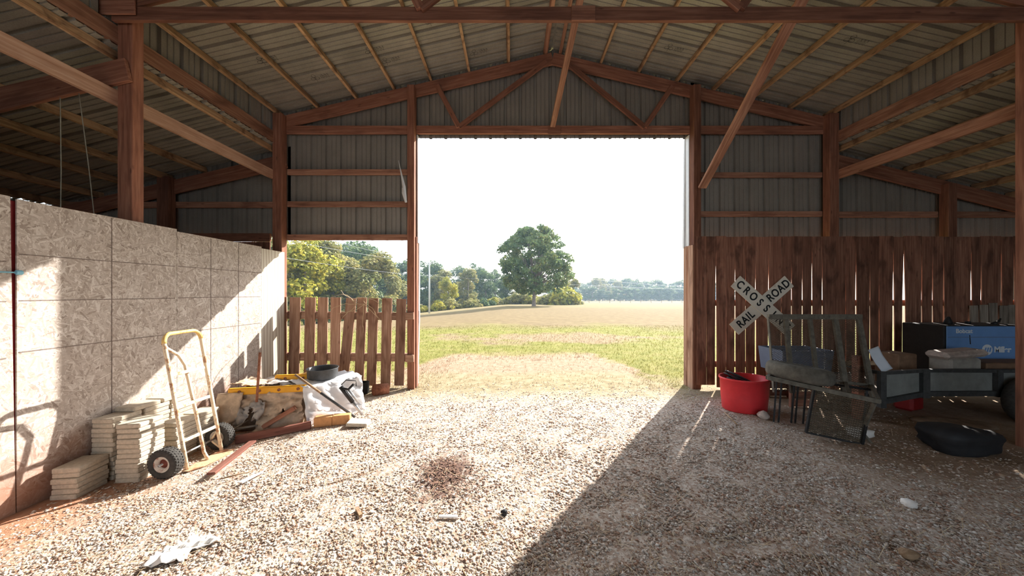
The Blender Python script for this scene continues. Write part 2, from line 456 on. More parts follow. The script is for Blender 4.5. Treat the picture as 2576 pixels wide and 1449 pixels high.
# ---- ground colours (the same for the soil and for the blades that grow in it)
def ground_color(nt):
    g = nt.nodes.new('ShaderNodeNewGeometry'); P = g.outputs['Position']
    sx = nt.nodes.new('ShaderNodeSeparateXYZ'); nt.links.new(P, sx.inputs[0])
    X, Y = sx.outputs[0], sx.outputs[1]
    n1 = noise(nt, P, 0.55, 4, 0.6); n2 = noise(nt, P, 2.4, 4, 0.65); n3 = noise(nt, P, 0.16, 3, 0.55)
    def mr(x, a, b_):
        k = nt.nodes.new('ShaderNodeMapRange'); k.interpolation_type = 'SMOOTHSTEP'
        k.inputs[1].default_value = a; k.inputs[2].default_value = b_; nt.links.new(x, k.inputs[0]); return k.outputs[0]
    def wob(x, n, amt): return val(nt, 'ADD', x, val(nt, 'MULTIPLY', val(nt, 'SUBTRACT', n, 0.5), amt))
    # field: yellow green band then dry tan grass
    green = ramp(nt, n2, [(0.3, (0.145, 0.15, 0.036)), (0.5, (0.195, 0.19, 0.05)), (0.7, (0.25, 0.22, 0.085))])
    tan = ramp(nt, n2, [(0.3, (0.14, 0.105, 0.055)), (0.55, (0.19, 0.142, 0.075)), (0.75, (0.24, 0.185, 0.10))])
    gold = ramp(nt, n2, [(0.3, (0.19, 0.15, 0.075)), (0.7, (0.245, 0.20, 0.10))])
    soil = ramp(nt, noise(nt, P, 9.0, 5, 0.7), [(0.3, (0.23, 0.135, 0.09)), (0.5, (0.32, 0.225, 0.155)), (0.7, (0.40, 0.32, 0.245))])
    far = mr(wob(Y, n3, 14.0), 13.5, 19.0)
    c = mixc(nt, far, green, tan)
    c = mixc(nt, mr(wob(Y, n3, 20), 40, 58), c, gold)
    # bare worn patches inside the green band
    dx = val(nt, 'DIVIDE', val(nt, 'SUBTRACT', X, 1.6), 5.0); dy = val(nt, 'DIVIDE', val(nt, 'SUBTRACT', Y, 12.0), 1.7)
    d = val(nt, 'SQRT', val(nt, 'ADD', val(nt, 'MULTIPLY', dx, dx), val(nt, 'MULTIPLY', dy, dy)))
    pk = mr(wob(d, n1, 2.6), 1.05, 0.45)
    c = mixc(nt, val(nt, 'MULTIPLY', pk, 0.85), c, mixc(nt, 0.4, soil, tan))
    # apron of soil and straw before the door, greener to the +X side
    side = mr(wob(X, n1, 2.0), 1.9, 3.2)
    edge = val(nt, 'SUBTRACT', 8.6, val(nt, 'MULTIPLY', side, 2.6))
    edge = val(nt, 'SUBTRACT', edge, val(nt, 'MULTIPLY', mr(wob(X, n1, 1.5), -1.4, -2.8), 2.4))
    apron = mr(val(nt, 'SUBTRACT', wob(Y, n1, 2.2), edge), 0.55, -0.35)
    straw = ramp(nt, noise(nt, P, 5.5, 5, 0.7), [(0.3, (0.20, 0.165, 0.09)), (0.5, (0.31, 0.25, 0.15)), (0.72, (0.42, 0.34, 0.23))])
    redz = mr(wob(Y, n1, 1.2), 6.3, 7.0)
    c = mixc(nt, apron, c, mixc(nt, val(nt, 'MULTIPLY', redz, 0.75), straw, soil))
    return c, X, Y, P, n1, n2, mr, wob

def ground_mat():
    m, nt, b = new_mat('ground')
    c, X, Y, P, n1, n2, mr, wob = ground_color(nt)
    cell = voro(nt, P, 46, 'F1', 'Color'); sp = nt.nodes.new('ShaderNodeSeparateColor'); nt.links.new(cell, sp.inputs[0])
    grav = ramp(nt, sp.outputs[0], [(0.0, (0.34, 0.235, 0.175)), (0.35, (0.46, 0.36, 0.29)), (0.7, (0.56, 0.475, 0.405)), (1.0, (0.68, 0.62, 0.55))])
    red = ramp(nt, noise(nt, P, 7, 4, 0.7), [(0.3, (0.30, 0.135, 0.075)), (0.7, (0.46, 0.25, 0.15))])
    k = mr(wob(X, n1, 1.0), -2.75, -3.6)
    grav = mixc(nt, val(nt, 'MULTIPLY', k, 0.9), grav, red)
    # bare brown earth where the gravel runs out
    brown = ramp(nt, noise(nt, P, 6, 5, 0.7), [(0.3, (0.27, 0.18, 0.12)), (0.7, (0.43, 0.32, 0.23))])
    kb = val(nt, 'MULTIPLY', mr(wob(X, n1, 1.6), 2.6, 4.2), mr(wob(Y, n2, 0.8), 2.4, 3.2))
    grav = mixc(nt, val(nt, 'MULTIPLY', kb, 0.9), grav, brown)
    # dark patch of dung and bark near the middle
    dx = val(nt, 'DIVIDE', val(nt, 'ADD', X, 0.60), 0.30); dy = val(nt, 'DIVIDE', val(nt, 'SUBTRACT', Y, 2.95), 0.5)
    d = val(nt, 'SQRT', val(nt, 'ADD', val(nt, 'MULTIPLY', dx, dx), val(nt, 'MULTIPLY', dy, dy)))
    pk = mr(wob(d, noise(nt, P, 6, 4, 0.7), 1.6), 1.0, 0.4)
    grav = mixc(nt, val(nt, 'MULTIPLY', pk, 0.85), grav, (0.10, 0.05, 0.04))
    out_ = mr(wob(Y, n2, 1.2), 4.6, 5.7)
    nt.links.new(mixc(nt, out_, grav, c), b.inputs['Base Color'])
    b.inputs['Roughness'].default_value = 0.95; b.inputs['Specular IOR Level'].default_value = 0.1
    h = val(nt, 'ADD', val(nt, 'MULTIPLY', noise(nt, P, 60, 3, 0.7), 0.5), val(nt, 'MULTIPLY', noise(nt, P, 12, 4, 0.7), 0.8))
    bump(nt, b, h, 0.5, 0.03)
    return m
M['ground'] = ground_mat()

def blade_mat():
    m, nt, b = new_mat('grass blades')
    c, X, Y, P, n1, n2, mr, wob = ground_color(nt)
    g = nt.nodes.new('ShaderNodeNewGeometry')
    v = val(nt, 'MULTIPLY_ADD', g.outputs['Random Per Island'], 0.6, 0.75)
    h = nt.nodes.new('ShaderNodeHueSaturation'); nt.links.new(v, h.inputs['Value']); nt.links.new(c, h.inputs['Color'])
    nt.links.new(h.outputs[0], b.inputs['Base Color']); b.inputs['Roughness'].default_value = 0.7
    t = nt.nodes.new('ShaderNodeBsdfTranslucent'); nt.links.new(h.outputs[0], t.inputs[0])
    mx = nt.nodes.new('ShaderNodeMixShader'); mx.inputs[0].default_value = 0.4
    nt.links.new(b.outputs[0], mx.inputs[1]); nt.links.new(t.outputs[0], mx.inputs[2])
    nt.links.new(mx.outputs[0], nt.nodes['Material Output'].inputs[0])
    return m
M['blade'] = blade_mat()

def stone_mat():
    m, nt, b = new_mat('gravel stones')
    g = nt.nodes.new('ShaderNodeNewGeometry')
    c = ramp(nt, g.outputs['Random Per Island'], [(0.0, (0.28, 0.15, 0.10)), (0.14, (0.42, 0.27, 0.19)), (0.3, (0.45, 0.35, 0.28)), (0.6, (0.53, 0.455, 0.39)), (0.86, (0.62, 0.565, 0.505)), (1.0, (0.76, 0.72, 0.67))])
    nt.links.new(c, b.inputs['Base Color']); b.inputs['Roughness'].default_value = 0.85
    return m
M['gravel'] = stone_mat()
def straw_mat(name, stops):
    m, nt, b = new_mat(name)
    g = nt.nodes.new('ShaderNodeNewGeometry')
    nt.links.new(ramp(nt, g.outputs['Random Per Island'], stops), b.inputs['Base Color']); b.inputs['Roughness'].default_value = 0.8
    return m
M['straw'] = straw_mat('loose straw', [(0.0, (0.30, 0.20, 0.12)), (0.5, (0.55, 0.42, 0.26)), (1.0, (0.72, 0.62, 0.44))])
M['chips'] = straw_mat('dark bark chips', [(0.0, (0.07, 0.04, 0.03)), (0.6, (0.17, 0.09, 0.06)), (1.0, (0.32, 0.19, 0.13))])

# ------------------------------------------------------------------ ground
def grid_ground():
    xs = np.concatenate([-np.geomspace(9, 420, 40)[::-1], np.linspace(-8.8, 9.8, 125), np.geomspace(10, 420, 40)])
    ys = np.concatenate([np.linspace(-12, -0.2, 30), np.linspace(0, 12, 90), np.geomspace(12.3, 600, 80)])
    XX, YY = np.meshgrid(xs, ys)
    ZZ = gz(XX, YY)
    near = (YY < 9) & (np.abs(XX) < 9)
    ZZ = ZZ + np.where(near, nrs.normal(0, 0.003, ZZ.shape), 0)
    # low ridges of raked gravel behind the sunlit wedge
    for (cx, cy, ax, ay, h) in ((1.65, 1.95, 0.30, 0.10, 0.035), (1.35, 2.25, 0.16, 0.12, 0.03), (2.05, 2.15, 0.22, 0.12, 0.025), (-0.6, 2.95, 0.3, 0.35, 0.02)):
        ZZ = ZZ + h * np.exp(-((XX - cx) / ax) ** 2 - ((YY - cy) / ay) ** 2)
    nx, ny = len(xs), len(ys)
    V = np.stack([XX, YY, ZZ], -1).reshape(-1, 3)
    i = np.arange(ny - 1)[:, None] * nx + np.arange(nx - 1)[None]
    F = np.stack([i, i + 1, i + nx + 1, i + nx], -1).reshape(-1, 4)
    me = bpy.data.meshes.new('ground'); me.from_pydata(V.tolist(), [], F.tolist()); me.update()
    me.polygons.foreach_set('use_smooth', [True] * len(me.polygons))
    me.materials.append(M['ground'])
    o = bpy.data.objects.new('ground', me); link(o)
    tag(o, 'gravel barn floor running out into a mown grass field', 'ground', kind='structure')
grid_ground()
def bumps(x, y):
    z = gz(x, y)
    for (cx, cy, ax, ay, h) in ((1.65, 1.95, 0.30, 0.10, 0.035), (1.35, 2.25, 0.16, 0.12, 0.03), (2.05, 2.15, 0.22, 0.12, 0.025), (-0.6, 2.95, 0.3, 0.35, 0.02)):
        z = z + h * np.exp(-((x - cx) / ax) ** 2 - ((y - cy) / ay) ** 2)
    return z

def tri_soup(name, V, F, mat, label, cat):
    me = bpy.data.meshes.new(name)
    nv, nf, k = len(V), len(F), F.shape[1]
    me.vertices.add(nv); me.vertices.foreach_set('co', V.astype(np.float32).ravel())
    me.loops.add(nf * k); me.loops.foreach_set('vertex_index', F.astype(np.int32).ravel())
    me.polygons.add(nf); me.polygons.foreach_set('loop_start', np.arange(0, nf * k, k, dtype=np.int32))
    me.update(calc_edges=True); me.validate()
    me.materials.append(mat)
    o = bpy.data.objects.new(name, me); link(o)
    return tag(o, label, cat, kind='stuff')

def in_view_points(n, y0, y1, power, xl, xr):
    """random ground points, denser near y0"""
    u = nrs.rand(n)
    y = (y0 ** (1 - power) + u * (y1 ** (1 - power) - y0 ** (1 - power))) ** (1 / (1 - power))
    lo = np.maximum(-1.62 * y, xl); hi = np.minimum(1.62 * y, xr)
    return lo + nrs.rand(n) * (hi - lo), y

# footprints of what stands on the ground: (x, y, half x, half y, turn in degrees); loose stones and straw stay outside them
FOOT = [(-3.715, 2.835, .098, .12, 7), (-3.735, 3.105, .1, .12, 1), (-3.472, 3.07, .098, .12, 6), (-3.735, 3.5, .1, .26, 0), (-3.49, 3.425, .098, .12, 3), (-3.50, 3.69, .098, .12, 2),
        (-3.20, 3.035, .05, .05, 0), (-3.20, 3.595, .05, .05, 0), (-3.05, 3.315, .09, .2, 0), (-2.95, 4.42, .66, .36, 8), (-2.6, 4.35, .40, .28, 40), (-2.33, 4.06, .1, .05, 16), (-2.135, 4.115, .1, .05, 14), (-1.90, 4.06, .1, .12, 100),
        (-2.78, 3.84, .42, .03, 22), (-2.79, 3.29, .035, .33, 12), (3.27, 4.62, .27, .21, 0), (4.72, 3.44, .31, .18, 0), (5.5, 4.05, .42, .18, 0), (3.98, 3.73, .13, .07, 0), (4.15, 4.9, .19, .27, 0), (5.55, 4.62, .15, .12, 15),
        (-2.41, 5.32, .09, .09, 0), (-2.16, 5.26, .12, .12, 0), (-1.725, 5.66, .08, .09, 0), (3.15, 5.65, .09, .10, 0), (3.07, 5.75, .03, .13, 0), (-4.0, 5.65, .09, .09, 0), (4.46, 4.26, .16, .10, 0)]
def clear_of(x, y):
    ok = np.ones(len(x), bool)
    for (cx, cy, hx, hy, a) in FOOT:
        a = math.radians(a); dx, dy = x - cx, y - cy
        u, v = dx * math.cos(a) + dy * math.sin(a), -dx * math.sin(a) + dy * math.cos(a)
        ok &= ~((np.abs(u) < hx) & (np.abs(v) < hy))
    return ok

def gravel():
    x, y = in_view_points(88000, 1.5, 6.0, 1.5, -3.75, 5.3)
    keep = nrs.rand(len(x)) < (1 - 0.75 * sstep(4.0, 6.0, y)) * (1 - 0.65 * sstep(2.7, 3.6, x) * sstep(2.4, 3.2, y)) * (1 - 0.6 * sstep(3.0, 3.6, -x)) * (1 - 0.7 * np.exp(-((x + 0.6) / 0.3) ** 2 - ((y - 2.95) / 0.4) ** 2))
    keep &= clear_of(x, y)
    x, y = x[keep], y[keep]; n = len(x)
    s = 0.0058 + 0.0095 * nrs.rand(n) ** 2.0
    base = np.array([[1, 0, 0], [-1, 0, 0], [0, 1, 0], [0, -1, 0], [0, 0, 1], [0, 0, -1]], float)
    V = base[None] * (0.6 + 0.7 * nrs.rand(n, 6, 1)) + nrs.normal(0, 0.22, (n, 6, 3))
    V[:, :, 0] *= 1.25; V[:, :, 2] *= 0.5
    a = nrs.rand(n) * 6.283; ca, sa = np.cos(a)[:, None], np.sin(a)[:, None]
    vx = V[:, :, 0] * ca - V[:, :, 1] * sa; vy = V[:, :, 0] * sa + V[:, :, 1] * ca
    tl = nrs.normal(0, 0.35, (n, 1)); vz = V[:, :, 2] + tl * vx
    P = np.stack([vx * s[:, None] + x[:, None], vy * s[:, None] + y[:, None], vz * s[:, None] + (bumps(x, y) + s * 0.12)[:, None]], -1)
    f = np.array([[0, 2, 4], [2, 1, 4], [1, 3, 4], [3, 0, 4], [2, 0, 5], [1, 2, 5], [3, 1, 5], [0, 3, 5]])
    F = (f[None] + (np.arange(n) * 6)[:, None, None]).reshape(-1, 3)
    tri_soup('gravel', P.reshape(-1, 3), F, M['gravel'], 'pale crushed gravel strewn over the barn floor', 'gravel')
gravel()

def strands(name, x, y, lmin, lmax, w, mat, label, cat, lift=0.012):
    k_ = clear_of(x, y); x, y = x[k_], y[k_]
    n = len(x); a = nrs.rand(n) * 6.283; L = lmin + (lmax - lmin) * nrs.rand(n) ** 2
    dx, dy = np.cos(a) * L / 2, np.sin(a) * L / 2
    z0 = bumps(x, y) + lift * (0.5 + nrs.rand(n)); tilt = nrs.normal(0, 0.10, n) * L
    px, py = -np.sin(a) * w, np.cos(a) * w
    V = np.stack([np.stack([x - dx - px, y - dy - py, z0 - tilt], -1), np.stack([x - dx + px, y - dy + py, z0 - tilt], -1),
                  np.stack([x + dx + px, y + dy + py, z0 + tilt], -1), np.stack([x + dx - px, y + dy - py, z0 + tilt], -1)], 1)
    F = np.arange(n * 4).reshape(-1, 4)
    tri_soup(name, V.reshape(-1, 3), F, mat, label, cat)
x, y = in_view_points(5200, 1.5, 5.6, 1.3, -3.6, 5.2)
strands('straw_litter', x, y, 0.03, 0.16, 0.0016, M['straw'], 'loose bits of straw scattered over the gravel', 'straw')
x = nrs.normal(-0.60, 0.15, 620); y = nrs.normal(2.95, 0.22, 620); x = x + 0.35 * (2.95 - y) * 0.6
strands('bark_debris', x, y, 0.015, 0.07, 0.004, M['chips'], 'dark patch of bark and dung crumbs on the sunlit gravel', 'debris')

def grass_blades():
    x1, y1 = in_view_points(52000, 5.6, 17, 1.7, -14, 14)
    ok = (x1 / y1 > -0.78) & (x1 / y1 < 0.58)
    dn = np.where((y1 < 7.9) & (x1 > -1.3) & (x1 < 2.4), 0.22, 1.0)
    ok &= nrs.rand(len(x1)) < dn
    ok &= clear_of(x1, y1)
    x, y = x1[ok], y1[ok]; n = len(x)
    h = (0.02 + 0.05 * nrs.rand(n)) * (0.75 + 0.3 * sstep(6, 10, y)); a = nrs.rand(n) * 6.283; w = 0.004 + 0.0004 * y
    lx, ly = nrs.normal(0, 0.5, n) * h, nrs.normal(0, 0.5, n) * h
    z = gz(x, y)
    V = np.stack([np.stack([x - np.cos(a) * w, y - np.sin(a) * w, z - 0.005], -1), np.stack([x + np.cos(a) * w, y + np.sin(a) * w, z - 0.005], -1),
                  np.stack([x + lx, y + ly, z + h], -1)], 1)
    tri_soup('grass', V.reshape(-1, 3), np.arange(n * 3).reshape(-1, 3), M['blade'], 'short mown grass blades outside the barn doorway', 'grass')
grass_blades()

# ------------------------------------------------------------------ barn geometry constants
RX = 0.705                                 # ridge
SL = 0.236                                 # roof slope
def chord_top(x): return 5.82 - SL * abs(x - RX)
def metal_z(x): return chord_top(x) + 0.10
XL, XR = -3.92, 5.41                       # inner faces of the eave posts
YF = 5.58                                  # front face of end-wall posts
Y_BACK = -7.2
RIB = 0.264

def rib_profile(w):
    """(u, depth) points of a ribbed sheet across width w, ribs each RIB"""
    pts = []; n = int(round(w / RIB))
    for i in range(n):
        u0 = i * RIB
        pts += [(u0 - 0.030, 0.0), (u0 - 0.018, 0.036), (u0 + 0.018, 0.036), (u0 + 0.030, 0.0)]
        for k in (0.36, 0.64):
            c = u0 + RIB * k
            pts += [(c - 0.010, 0.0), (c - 0.005, 0.010), (c + 0.005, 0.010), (c + 0.010, 0.0)]
    u0 = n * RIB
    pts += [(u0 - 0.030, 0.0), (u0 - 0.018, 0.0385), (u0 + 0.018, 0.0385), (u0 + 0.030, 0.0)]
    return pts

def sheet(name, origin, U, V, N, w, vbot, vtop, mat, parent, nseg=1):
    """ribbed sheet; vbot/vtop are functions of u"""
    origin, U, V, N = Vector(origin), Vector(U), Vector(V), Vector(N)
    pts = rib_profile(w); vs = []
    for (u, d) in pts: vs.append(origin + U * u + V * vbot(u) + N * d)
    for (u, d) in pts: vs.append(origin + U * u + V * vtop(u) + N * d)
    n = len(pts); fs = [(i, i + 1, n + i + 1, n + i) for i in range(n - 1)]
    o = MB().add(vs, fs).build(name, mat, parent)
    return o

# ------------------------------------------------------------------ roofs
roof = thing('roof_main', (RX, 0, 5.8), 'gabled barn roof of ribbed sheet on timber purlins and trusses', 'roof', kind='structure')
PANW = 4 * RIB
nx_ = math.hypot(1, SL)
prints = []
for side in (-1, 1):
    dirv = Vector((side / nx_, 0, -SL / nx_)); nrm = Vector((side * SL / nx_, 0, 1 / nx_))
    half = (RX - (XL - 0.22)) if side < 0 else ((XR + 0.22) - RX)
    Ls = half * nx_
    y = 5.83
    while y > Y_BACK:
        o = sheet('roof_panel', (RX + side * 0.02, y - PANW, metal_z(RX)), (0, 1, 0), dirv, nrm, PANW, lambda u: 0.0, lambda u: Ls, M['roof'], roof)
        prints.append((o, side, y, dirv, nrm))
        y -= PANW
mb = MB()
for side in (-1, 1):
    mb.add([(RX, Y_BACK, metal_z(RX) + 0.035), (RX, 5.98, metal_z(RX) + 0.035), (RX + side * 0.18, 5.98, metal_z(RX + 0.18) + 0.028), (RX + side * 0.18, Y_BACK, metal_z(RX + 0.18) + 0.028)], [(0, 1, 2, 3)])
mb.build('ridge_cap', M['roof'], roof)

PUR_L = [-4.05, -3.41, -2.726, -2.07, -1.418, -0.757, -0.069, 0.585]
PUR_R = [0.84, 1.556, 2.21, 2.878, 3.53, 4.2, 4.87, 5.50]
for x in PUR_L + PUR_R:
    s = -1 if x < RX else 1
    up = Vector((s * SL, 0, 1)).normalized()
    zc = chord_top(x) + 0.05
    big = x in (0.585, 0.84)
    j = rnd.uniform(-0.008, 0.008)
    timber('purlin', (x + j, Y_BACK, zc), (x - j, 5.80, zc), 0.055 if big else 0.042, 0.09, M['beam'] if big else M['purlin'], roof, up)

def truss(y, mat, yw):
    """bottom chord, two top chords and webs in the plane y"""
    zb = 4.40
    xl, xr = XL - 0.14, XR + 0.14
    timber('bottom_chord', (xl, y, zb + 0.07), (xr, y, zb + 0.07), 0.04, 0.14, mat, roof)
    for s in (-1, 1):
        xe = xl if s < 0 else xr
        d = 0.105
        timber('top_chord', (RX, y, chord_top(RX) - d - 0.004), (xe, y, chord_top(xe) - d - 0.004), 0.04, 0.205, mat, roof)
    def web(xa, za, xb, zb_):
        timber('web', (xa, y + yw, za), (xb, y + yw, zb_), 0.038, 0.085, mat, roof)
    web(-0.92, 4.50, -1.30, chord_top(-1.30) - 0.12); web(-0.92, 4.50, 0.60, chord_top(0.6) - 0.16)
    web(2.30, 4.50, 2.78, chord_top(2.78) - 0.12); web(2.30, 4.50, 0.97, chord_top(0.97) - 0.16)
truss(5.72, M['truss'], -0.039)
truss(3.34, M['truss'], -0.039)
for x in (XL - 0.05, XR + 0.05):
    box_obj('gusset', (x, 3.30, 4.55), (0.36, 0.02, 0.22), M['truss'], roof)
box_obj('gusset', (RX + 0.03, 5.69, 4.46), (0.22, 0.02, 0.15), M['truss'], roof)
box_obj('gusset', (0.72, 3.31, 4.46), (0.24, 0.02, 0.15), M['truss'], roof)
# long braces that tie the end truss back
timber('brace', (0.70, 5.66, 4.50), (0.93, 3.38, 5.72), 0.040, 0.09, M['beam'], roof, up=(1, 0, 0))
timber('brace', (3.20, 5.52, 3.40), (3.27, 3.38, 5.18), 0.13, 0.042, M['beam'], roof, up=(0, 0.65, 0.76))

# maker's mark printed here and there on the underside of the sheets
def mark_mesh():
    mb = MB()
    def stroke(path, w=0.0045):
        for (x0, y0), (x1, y1) in zip(path, path[1:]):
            dx, dy = x1 - x0, y1 - y0; l = math.hypot(dx, dy) or 1; px, py = -dy / l * w / 2, dx / l * w / 2
            mb.add([(x0 + px, y0 + py, 0), (x0 - px, y0 - py, 0), (x1 - px, y1 - py, 0), (x1 + px, y1 + py, 0)], [(0, 1, 2, 3)])
    for k in range(3):
        a = math.radians(90 + 120 * k); cx, cy = 0.040 * math.cos(a), 0.040 * math.sin(a)
        stroke([(cx + 0.030 * math.cos(t * 0.524), cy + 0.030 * math.sin(t * 0.524)) for t in range(13)])
    stroke([(0, -0.02), (0.0, -0.09)]); stroke([(0, 0), (0.03, 0.03)]); stroke([(0, 0), (-0.03, 0.03)])
    for i in range(6):
        x = -0.10 - 0.022 * i; h = 0.05 if i % 2 else 0.035
        stroke([(x, -h), (x, h * 0.8)]); 
        if i % 2: stroke([(x, h * 0.8), (x - 0.018, 0)])
    me = mb.mesh('maker_mark'); me.materials.append(M['ink']); return me
MARK = mark_mesh()
for (side, yy, v) in ((-1, 4.75, 4.35), (-1, 4.75, 1.9), (-1, 4.8, 2.9), (-1, 4.05, 3.6), (-1, 4.1, 2.15), (-1, 5.35, 1.35), (-1, 5.3, 2.75), (-1, 3.95, 1.0), (-1, 5.25, 3.9), (1, 4.9, 0.5), (1, 4.2, 2.4), (1, 3.9, 0.95), (1, 5.1, 1.8), (1, 4.4, 3.9)):
    for (o, s2, y1, dv, nr) in prints:
        if s2 == side and y1 - PANW < yy <= y1:
            k = round((yy - (y1 - PANW)) / RIB - 0.5)
            yc = y1 - PANW + (k + 0.5) * RIB
            p = Vector((RX + side * 0.02, yc, metal_z(RX))) + dv * v - nr * 0.002
            X = dv if side < 0 else -dv
            Yv = Vector((0, -1, 0)) if side < 0 else Vector((0, -1, 0))
            R = Matrix((X, Yv, X.cross(Yv))).transposed().to_4x4()
            mk = bpy.data.objects.new('maker_mark', MARK)
            link(mk, o, Matrix.Translation(p) @ R)

# lean-to roofs
LZ = 4.18
def lean_roof(name, side, x0, x1, purl, label):
    r = thing(name, (x0, 0, LZ), label, 'roof', kind='structure')
    s = 0.25; nn = math.hypot(1, s)
    dirv = Vector((side / nn, 0, -s / nn)); nrm = Vector((side * s / nn, 0, 1 / nn))
    L = abs(x1 - x0) * nn; y = 5.93
    while y > Y_BACK:
        sheet('roof_panel', (x0, y - PANW, LZ), (0, 1, 0), dirv, nrm, PANW, lambda u: 0.0, lambda u: L, M['roof'], r); y -= PANW
    for x in purl:
        z = LZ - s * abs(x - x0) - 0.055
        timber('purlin', (x, Y_BACK, z), (x, 5.78, z), 0.042, 0.10, M['purlin'], r, (side * s, 0, 1))
    for y in (3.36, 5.70):
        xa = XL - 0.01 if side < 0 else XR + 0.10
        def rz(x): return LZ - s * abs(x - x0) - 0.11
        timber('rafter', (xa, y, rz(xa) - 0.115), (x1, y, rz(x1) - 0.115), 0.04, 0.235, M['post'], r)
    return r
RL = lean_roof('roof_left', -1, -4.06, -8.1, [-4.13, -4.72, -5.39, -5.98, -6.55, -7.2, -7.8], 'lower lean-to roof of ribbed sheet over the dark side bay')
RR = lean_roof('roof_right', 1, 5.55, 9.6, [5.63, 6.25, 6.9, 7.5, 8.1, 8.7, 9.3], 'lower lean-to roof of ribbed sheet above the stored junk')
# eave framing on both sides (beam, rafter plate, strip of sheet between the two roofs)
for side, xo, r in ((-1, XL - 0.165, RL), (1, XR + 0.165, RR)):
    pl = M['pale_beam'] if side < 0 else M['beam']
    timber('eave_beam', (xo, Y_BACK, 4.285), (xo, 5.76, 4.30), 0.04, 0.19, M['beam'], r)
    timber('rafter_plate', (xo + side * 0.005, Y_BACK, 3.645), (xo + side * 0.005, 5.74, 3.655), 0.045, 0.155, pl, r)
    y = 5.93
    while y > Y_BACK:
        sheet('siding_panel', (xo + side * 0.03, y - PANW, 4.172), (0, 1, 0), (0, 0, 1), (side, 0, 0), PANW, lambda u: 0.0, lambda u: 0.61, M['siding'], r); y -= PANW

# ------------------------------------------------------------------ end wall: posts, girts, sheets
wall_end = thing('wall_end', (RX, 5.75, 0), 'gable end wall of grey ribbed sheet with a tall open doorway', 'wall', kind='structure')
YS = 5.79
def wall_sheets(xa, xb, zb, zt, parent=wall_end):
    n = max(1, int(math.ceil((xb - xa) / PANW))); x = xa
    while x < xb - 0.02:
        w = min(PANW, math.ceil((xb - x) / RIB - 0.05) * RIB)
        sheet('siding_panel', (x, YS, 0), (1, 0, 0), (0, 0, 1), (0, 1, 0), w, (lambda u, x=x: zb), (lambda u, x=x: zt(x + u)), M['siding'], parent)
        x += w
DL, DR = -1.70, 3.125                      # doorway
top = lambda x: metal_z(x) + 0.012
wall_sheets(-4.06, DL + 0.02, 2.56, top)
wall_sheets(DL, DR, 4.36, top)
wall_sheets(DR, 5.55, 2.55, top)
wall_sheets(5.55, 9.55, 2.50, lambda x: LZ - 0.25 * (x - 5.55))
wall_sheets(-8.1, -4.10, 2.62, lambda x: LZ + 0.25 * (x + 4.06))
# posts
def post(name, x0, x1, y0, y1, z1, mat=M['post'], parent=wall_end, z0=-0.12):
    return timber(name, ((x0 + x1) / 2, (y0 + y1) / 2, z0), ((x0 + x1) / 2, (y0 + y1) / 2, z1), x1 - x0, y1 - y0, mat, parent, up=(0, 1, 0), bev=0.006)
post('post', XL - 0.16, XL, YF, YF + 0.135, 4.70)
post('post', XR, XR + 0.16, YF, YF + 0.135, 4.70)
post('post', -1.785, -1.665, YF, YF + 0.14, 5.18)
post('post', 3.09, 3.215, YF - 0.01, YF + 0.13, 5.18)
post('post', -6.05, -5.85, YF, YF + 0.13, 3.62)
post('post', 7.43, 7.58, YF, YF + 0.13, 3.50)
post('post', -8.05, -7.9, YF, YF + 0.13, 3.1)
# girts between posts
def girt(xa, xb, z, h=0.095, y=5.735, mat=M['beam']):
    timber('girt', (xa, y, z), (xb, y, z), 0.042, h, mat, wall_end)
for z in (3.74, 3.18): girt(XL, -1.785, z)
girt(XL, -1.785, 2.60, 0.10, 5.73)
for z in (3.69, 3.01): girt(3.215, XR, z, 0.09)
girt(5.57, 7.43, 3.0, 0.10); girt(7.58, 9.5, 3.0, 0.10)
girt(-8.0, XL - 0.16, 3.17, 0.10); girt(-8.0, XL - 0.30, 2.60, 0.14, mat=M['truss'])
# boarding of the dark bay below that girt, stopping short of the eave post
for i in range(15):
    xa = -8.0 + i * 0.25
    timber('plank', (xa + 0.125, 5.77, -0.1), (xa + 0.125, 5.77, 2.53), 0.245, 0.022, M['plank'], wall_end, up=(0, 1, 0))
# white corner trims on the doorway jambs, sheet edges splayed a little
trim = thing('trim_1', (DL + 0.04, 5.83, 0), 'white metal edge trim on the doorway jamb beside the picket fence', 'trim', kind='structure')
timber('trim_strip', (-1.642, 5.76, 2.50), (-1.648, 5.76, 4.38), 0.12, 0.02, M['white_trim'], trim, up=(1, 0, 0), bev=0.002)
timber('trim_strip', (-1.650, 5.80, 1.30), (-1.640, 5.80, 2.54), 0.07, 0.02, M['white_trim'], trim, up=(1, 0, 0), bev=0.002)
timber('trim_strip', (-1.672, 5.80, 0.02), (-1.642, 5.80, 1.32), 0.06, 0.02, M['white_trim'], trim, up=(1, 0, 0), bev=0.002)
timber('jamb_board', (-1.655, 5.70, 0.0), (-1.655, 5.70, 2.6), 0.10, 0.022, M['post'], trim, up=(1, 0, 0))
trim2 = thing('trim_2', (DR, 5.83, 0), 'pale metal edge trim on the doorway jamb beside the plank wall', 'trim', kind='structure')
timber('trim_strip', (3.085, 5.78, 2.42), (3.085, 5.78, 4.38), 0.15, 0.022, M['white_trim'], trim2, up=(1, 0, 0), bev=0.002)
timber('trim_strip', (3.055, 5.84, 2.42), (3.075, 5.84, 4.36), 0.05, 0.022, M['white_trim'], trim2, up=(1, 0, 0), bev=0.002)
timber('jamb_board', (3.078, 5.66, -0.02), (3.082, 5.66, 2.45), 0.17, 0.024, M['picket'], trim2, up=(1, 0, 0))
timber('jamb_board', (3.070, 5.80, -0.02), (3.07, 5.80, 2.45), 0.10, 0.022, M['picket'], trim2, up=(1, 0, 0))
